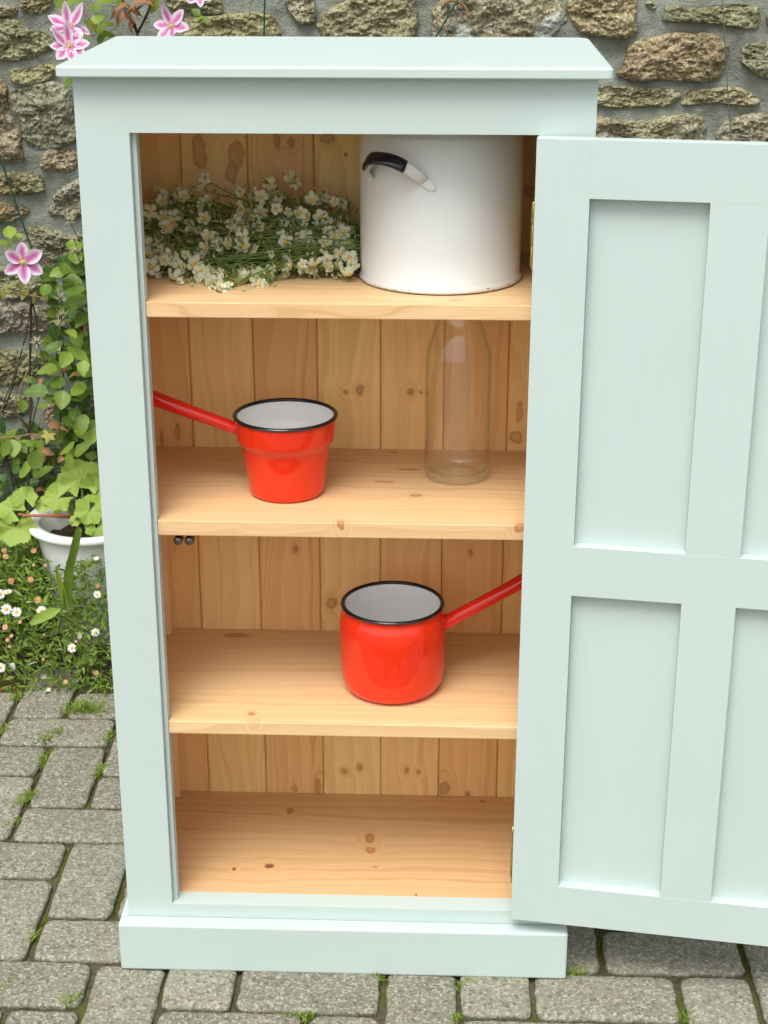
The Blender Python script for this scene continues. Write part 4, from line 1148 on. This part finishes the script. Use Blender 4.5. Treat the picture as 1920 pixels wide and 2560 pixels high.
# ---- pelargonium in the pot
def ger_leaf(seed):
    rnd = random.Random(seed); m = MB(); n = 54; vs = [(0, 0, -.02)]; fs = []
    rings = (.3, .55, .78, 1.0)
    for q, r_ in enumerate(rings):
        for k in range(n):
            a = R(-158 + 316 * k / (n - 1)) + math.pi / 2
            lob = 1 + .075 * math.cos(7 * (a - math.pi / 2)) + (.045 * math.cos(28 * (a - math.pi / 2)) if q == 3 else 0) + rnd.uniform(-.02, .02)
            rr_ = .5 * r_ * (lob if q > 1 else 1)
            z = .10 * r_ ** 2 + .022 * r_ * math.cos(7 * (a - math.pi / 2) + math.pi) + .07 * r_ ** 2 * math.sin(3 * a + seed * 1.7) + .05 * r_ ** 2 * math.sin(5 * a + seed) - .06 * r_ ** 3 + rnd.uniform(-.012, .012) * r_ ** 2
            vs.append((rr_ * math.cos(a), rr_ * math.sin(a), z))
    for k in range(n - 1): fs.append((0, 1 + k, 2 + k))
    for q in range(3):
        for k in range(n - 1): fs.append((1 + q * n + k, 1 + (q + 1) * n + k, 2 + (q + 1) * n + k, 2 + q * n + k))
    m.add(vs, fs, 0, True)
    return m.mesh('leaf', GERLEAF)
gl = [ger_leaf(s) for s in range(4)]
ger = tag(empty('pelargonium', (PC.x, PC.y, pz - .045)), 'pelargonium with pale green scalloped leaves growing in the white flowerpot', 'plant')
GO = Vector(ger.location)
ger_spots = []
for i, (u, v, s, a, dep, nx_, nz_) in enumerate([(203,1196,104,100,1.03,.1,.5),(146,1244,78,205,.99,-.2,.6),(224,1276,76,250,.965,.05,.35),(62,1246,62,110,.97,-.2,.25),(30,1275,70,150,.96,-.3,.3),(38,1318,96,260,.95,-.1,.2),(245,1225,90,20,1.02,.2,.5),(188,1302,30,240,.96,0,.4),(262,1290,60,300,1.0,.1,.5),(172,1206,66,140,1.06,-.2,.5),(108,1262,44,200,.98,-.3,.5),(240,1322,56,260,.95,.1,.3)]):
    P = at_y(u, v, dep + .06); sc = s * mpp(P)
    o = link('leaf', gl[i % 4], ger, P - GO, leaf_rot(to_cam(P) * .8 + Vector((nx_, 0, nz_)), a)); o.scale = (sc, sc, sc)
    ger_spots.append(P - GO)
root = Vector((-.015, -.02, .0))
def gstem(a, b, r_, mat):
    m = MB(); mid = (a + b) / 2 + Vector((0, 0, .012)); m.tube([a, a.lerp(mid, .6), mid, mid.lerp(b, .6), b], r_, 7); m.build('stem', mat, ger)
st = at_y(176, 1291, 1.035) - GO
m = MB(); m.tube([st, at_y(120, 1289, 1.020) - GO, at_y(64, 1289, 1.015) - GO, at_y(45, 1285, 1.015) - GO], [.0040, .0034, .0028, .0024], 8); m.build('stem', STEMRED, ger)
m = MB(); m.tube([root + Vector((0, 0, -.01)), at_y(192, 1268, 1.045) - GO, at_y(186, 1242, 1.045) - GO], .0032, 8); m.build('stem', STEMBROWN, ger)
gstem(root, st, .0042, STEMRED)
for i in (0, 1, 2, 6, 7, 8): gstem(root + Vector((lr.uniform(-.01, .02), 0, .02)), ger_spots[i], .0022, STEMGREEN)

# ---- strap-leaved weed in front of the pot
weed = tag(empty('weed', at_z(170, 1520, .02)), 'weed with one long upright strap leaf in front of the white flowerpot', 'weed')
WO = Vector(weed.location)
def strap_leaf(pix, wpx, name='leaf', mat=LEAF):
    pts = [at_y(u, v, d) for u, v, d in pix]; m = MB(); vs = []; fs = []
    for i, (p, w) in enumerate(zip(pts, wpx)):
        t_ = (pts[min(i + 1, len(pts) - 1)] - pts[max(i - 1, 0)]).normalized(); sd = t_.cross(to_cam(p)).normalized() * (w * .5 * mpp(p))
        up_ = to_cam(p) * .003
        vs += [p - sd - WO, p - up_ - WO, p + sd - WO]
    for i in range(len(pts) - 1):
        for k in range(2): fs.append((i * 3 + k, i * 3 + k + 1, (i + 1) * 3 + k + 1, (i + 1) * 3 + k))
    m.add(vs, fs, 0, True); m.build(name, mat, weed)
strap_leaf([(168,1520,.875),(170,1455,.875),(174,1420,.872),(184,1380,.868),(192,1345,.865),(197,1325,.868),(198,1318,.870)], [20, 24, 22, 20, 20, 17, 6])
strap_leaf([(165,1520,.875),(155,1480,.872),(147,1445,.87),(140,1415,.868)], [16, 18, 12, 3])
strap_leaf([(75,1560,.865),(100,1545,.86),(130,1530,.86),(152,1522,.862)], [10, 26, 26, 5], mat=GERLEAF)

# ---- mat of fleabane
flea = tag(empty('fleabane', (-.66, .97, 0)), 'low green mat of fleabane with small white daisies along the paving edge', 'plant')
FO = Vector(flea.location)
def mound(x, y):
    t_ = max(0, min(1, (y - .835) / .12))
    return max(.004, (.010 + .195 * t_ ** .85) * (1 + .22 * mnoise.noise(Vector((x * 9, y * 9, 2)))))
gr = random.Random(8)
mbf = MB()
for k in range(30000):
    y = .825 + .41 * gr.random() ** .85; x = gr.uniform(-1.25, -.30)
    if gr.random() < .30 and y < .88: continue
    hz = mound(x, y) * (gr.random() ** .45)
    ds = math.hypot(x - PC.x, y - PC.y)
    if ds < PR * .86 and y > PC.y - PR * .8: continue
    A = Vector((x, y, hz)) - FO
    d = Vector((gr.gauss(0, .7), gr.gauss(-.25, .6), gr.gauss(.55, .45))).normalized()
    L = gr.uniform(.010, .030); w = gr.uniform(.0009, .0028)
    sd = d.cross(Vector((gr.gauss(0, .3), -1, .8))).normalized() * w
    dr = Vector((0, 0, -L * gr.uniform(0, .35)))
    mbf.add([A, A + d * L * .4 + sd, A + d * L * .75 + sd * .8 + dr * .4, A + d * L + dr, A + d * L * .75 - sd * .8 + dr * .4, A + d * L * .4 - sd], [(0, 1, 2, 3, 4, 5)], 0, False)
for k in range(420):
    y = .84 + .36 * gr.random(); x = gr.uniform(-1.2, -.32)
    if math.hypot(x - PC.x, y - PC.y) < PR * .9: continue
    h_ = mound(x, y); A = Vector((x, y, h_ * .4)) - FO
    B = A + Vector((gr.gauss(0, .03), gr.gauss(-.015, .02), gr.uniform(.02, .075)))
    mbf.tube([A, (A + B) / 2 + Vector((gr.gauss(0, .006), 0, 0)), B], [.0007, .0006, .0004], 3, caps=False)
for k in range(170):                  # rounder leaves low in the mat
    y = .86 + .3 * gr.random(); x = gr.uniform(-1.15, -.34)
    if math.hypot(x - PC.x, y - PC.y) < PR: continue
    A = Vector((x, y, mound(x, y) * gr.uniform(.5, .95))) - FO; a = gr.uniform(0, 6.28); r_ = gr.uniform(.007, .015)
    nr = Vector((gr.gauss(0, .3), -.5 + gr.gauss(0, .3), 1)).normalized(); q = nr.to_track_quat('Z', 'Y')
    mbf.add([A + q @ Vector((r_ * .6 * math.cos(a + i * 1.047) - .0, r_ * math.sin(a + i * 1.047), .1 * r_ * (i % 2))) for i in range(6)], [(0, 1, 2, 3, 4, 5)], 0, True)
tag(mbf.build('foliage', MATLEAF, flea), kind='stuff')
def daisy_mesh(seed, mats, cup=.0, centre=.36, petals=22):
    rnd = random.Random(seed); m = MB()
    for k in range(petals):
        a = 2 * math.pi * k / petals + rnd.uniform(-.08, .08); L = rnd.uniform(.88, 1.05); w = .17
        ca, sa = math.cos(a), math.sin(a)
        loc = [(.25, -.05, 0), (.25, .05, 0), (.7, w * .55, cup * .5), (L, w * .35, cup), (L, -w * .35, cup), (.7, -w * .55, cup * .5)]
        m.add([(x * ca - y * sa, x * sa + y * ca, z + rnd.uniform(-.03, .03)) for x, y, z in loc], [(0, 5, 4, 3, 2, 1)], 0, True)
    n = 10
    vs = [(centre * math.cos(6.283 * i / n), centre * math.sin(6.283 * i / n), .03) for i in range(n)] + [(centre * .7 * math.cos(6.283 * i / n), centre * .7 * math.sin(6.283 * i / n), .16) for i in range(n)] + [(0, 0, .17)]
    m.add(vs, [(i, (i + 1) % n, n + (i + 1) % n, n + i) for i in range(n)] + [(n + i, n + (i + 1) % n, 2 * n) for i in range(n)], 1, True)
    return m.mesh('daisy', list(mats))
dW = [daisy_mesh(1, (PETALDAISY, YELLOW), .05), daisy_mesh(2, (PETALDAISY, YELLOW), .2)]
dS = daisy_mesh(3, (PETALDAISY, YELLOW), .9)
dP = [daisy_mesh(4, (PETALPINK, AMBER), .15, .62), daisy_mesh(5, (PETALPINK, AMBER), .3, .5)]
def daisy(u, v, r_, ms, nrm, lift=0.):
    d = ray(u, v)                      # meet the mound surface
    P = at_y(u, v, .86)
    for k in range(90):
        y = .80 + k * .004; Q = at_y(u, v, y)
        if Q.z <= mound(Q.x, y) + .016 + lift: P = Q; break
    else: P = at_y(u, v, .92)
    s = r_ * mpp(P)
    o = link('daisy', ms, flea, P - FO, face(nrm, gr.uniform(0, 6))); o.scale = (s, s, s)
    m = MB(); B = P - FO
    E_ = Vector((B.x + gr.uniform(-.01, .01), B.y + .012, max(.0, B.z - .05)))
    m.tube([B - Vector(nrm).normalized() * .0015, B.lerp(E_, .5) + Vector((0, .004, 0)), E_], .0006, 4, caps=False)
    m.build('stalk', STEMGREEN, flea)
for (u, v, r_) in [(16,1523,14),(41,1530,13),(104,1527,13),(243,1486,10),(180,1620,12),(238,1581,11),(0,1485,13),(1,1669,13)]:
    daisy(u, v, r_, gr.choice(dW), to_cam((-.6, .9, .05)) + Vector((gr.gauss(0, .15), 0, gr.gauss(.15, .15))))
for (u, v, r_, n_) in [(19,1481,12,(0,-.15,1)),(36,1660,12,(-.5,-.6,-.5)),(80,1657,12,(.3,-.3,-.8)),(107,1687,8,(.3,-.7,-.2)),(198,1590,8,(.7,-.5,.3)),(240,1402,9,(0,-.1,1))]:
    daisy(u, v, r_, gr.choice((dW[1], dS)), n_)
for (u, v, r_) in [(93,1500,9.5),(76,1449,8),(27,1452,9),(13,1568,8),(242,1464,7),(221,1353,9),(198,1377,8),(241,1369,8),(84,1377,8),(13,1391,8),(10,1376,7),(84,1413,4),(113,1413,5),(155,1454,5),(239,1682,7),(29,1590,5),(18,1600,5),(24,1616,5),(110,1587,4),(190,1604,4),(55,1545,5),(50,1555,5),(164,1705,6),(108,1648,4)]:
    daisy(u, v, r_, gr.choice(dP), to_cam((-.6, .9, .05)) + Vector((gr.gauss(0, .3), 0, gr.gauss(.2, .25))))
# fallen petals on the paving edge are a spent daisy head
# ---- grass tufts in the joints
def tuft(pos, n, h, spread, label, rnd, dirx=0., diry=0.):
    m = MB()
    for k in range(n):
        t_ = rnd.uniform(-1, 1)
        A = Vector((rnd.gauss(0, spread * .35) + dirx * t_, rnd.gauss(0, spread * .35) + diry * t_, 0))
        d = Vector((rnd.gauss(0, .55), rnd.gauss(-.1, .55), 1)).normalized(); L = h * rnd.uniform(.4, 1.1); w = rnd.uniform(.0006, .0013)
        sd = d.cross(Vector((rnd.uniform(-1, 1), -1, .3))).normalized() * w
        bend = Vector((d.x, d.y, 0)) * L * rnd.uniform(.2, .8)
        p1 = A + d * L * .5; p2 = A + d * L * .85 + bend * .5
        p2.z = max(p2.z, .001)
        m.add([A - sd, A + sd, p1 + sd * .9, p1 - sd * .9, p2], [(0, 1, 2, 3), (3, 2, 4)], 0, True)
    o = m.build('grass_tuft', GRASS); o.location = pos
    tag(o, label, 'grass', 'grass tufts in the paving joints')
tr_ = random.Random(6)
for (u, v, n_, h_, sp, dx, dy, lb) in [
    (215,1785,260,.040,.030,.025,.0,'big bushy grass tuft on the paving just left of the cupboard, below the daisies'),
    (130,1850,150,.024,.014,.012,.026,'grass tuft in the joint below the biggest tuft, left of it'),
    (112,1905,130,.020,.012,.010,.030,'grass strip in a joint running down from the second row of pavers'),
    (62,2005,150,.022,.010,.010,.022,'green grass tuft in an upright joint near the left edge, half way down the paving'),
    (32,2065,110,.014,.010,.008,.022,'short mossy grass at the lower end of the upright joint near the left edge'),
    (268,1850,80,.018,.010,.006,.020,'small grass tuft touching the left edge of the cupboard, high up'),
    (245,1935,110,.017,.010,.006,.022,'low grass in the joint right beside the cupboard stile'),
    (45,1752,90,.026,.014,.012,.008,'yellowish grass tuft at the far edge of the paving, near the left'),
    (10,1830,80,.020,.012,.012,.010,'grass at the left picture edge in the second paver row'),
    (60,1925,120,.010,.010,.045,.004,'low yellowish grass along a cross joint at the left edge'),
    (72,2355,50,.016,.006,.004,.012,'tiny grass blade clump in a joint left of the plinth'),
    (182,2510,60,.022,.008,.006,.012,'grass clump in the joint at the bottom left corner'),
    (2,2480,60,.020,.008,.004,.010,'grass clump at the left picture edge near the bottom'),
    (939,2452,36,.022,.006,.008,.002,'wisp of grass against the middle of the plinth'),
    (1162,2468,70,.018,.010,.008,.010,'small green weed tuft in front of the plinth, right of centre'),
    (745,2552,90,.020,.012,.025,.004,'grass tuft at the bottom edge below the plinth, left of centre'),
    (1138,2553,60,.018,.008,.008,.004,'grass tuft at the bottom edge right of centre'),
    (1443,2440,70,.018,.010,.014,.006,'grass tuft at the right corner of the plinth'),
    (1716,2552,50,.020,.008,.008,.004,'grass tuft at the bottom edge below the door')]:
    P = at_z(u, v, -.008); tuft(P, n_, h_, sp, lb, tr_, dx, dy)

# moss in the joints
mm = MB(); mr = random.Random(12)
for k in range(30000):
    if mr.random() < .5:
        i = mr.randint(-8, 18); x = X0 + PX * i + mr.gauss(0, .0055); y = mr.uniform(-.5, .87)
    else:
        j = mr.randint(-4, 9); y = Y0 + PY * j + mr.gauss(0, .0055); x = mr.uniform(-1.1, 1.1)
    dens = mnoise.noise(Vector((x * 5, y * 5, 7))) + (.25 if x < -.3 and y > .2 else -.05)
    if mr.random() > .30 + dens: continue
    A = Vector((x, y, -.011)); h_ = mr.uniform(.005, .012); a = mr.uniform(0, 6.28); w = mr.uniform(.0006, .0016)
    mm.add([A + Vector((w * math.cos(a), w * math.sin(a), 0)), A - Vector((w * math.cos(a), w * math.sin(a), 0)), A + Vector((mr.gauss(0, .002), mr.gauss(0, .002), h_))], [(0, 1, 2)])
tag(mm.build('joint_moss', MOSS), 'olive green moss growing in the joints between the pavers', 'moss', kind='stuff')

# fallen twig at the left, on the far paver
m = MB(); a = at_z(-6, 1728, .002); b = at_z(36, 1712, .003)
m.tube([Vector((0, 0, 0)), (b - a) * .5 + Vector((0, 0, .002)), b - a], [.0022, .002, .0012], 6)
o = m.build('twig', STEMTAN); o.location = a
tag(o, 'short straw-coloured twig lying at the left edge below the daisies', 'twig')

# fallen petals on the pavers
for (u, v, mt_, lb) in [(127, 1727, PETALW, 'pale pink-white petal fallen on the paver below the daisies'), (164, 1707, DRYLEAF, 'curled brown petal fallen on the paver edge below the daisies')]:
    P = at_z(u, v, .003); o = link('fallen_petal', leaf_mesh('fallen_petal', mt_, 1, .8, int(u), curl=.9, fold=.6), None, P, face((.2, -.4, 1), u))
    o.scale = (.013, .013, .013); tag(o, lb, 'petal', 'fallen petals on the paving')
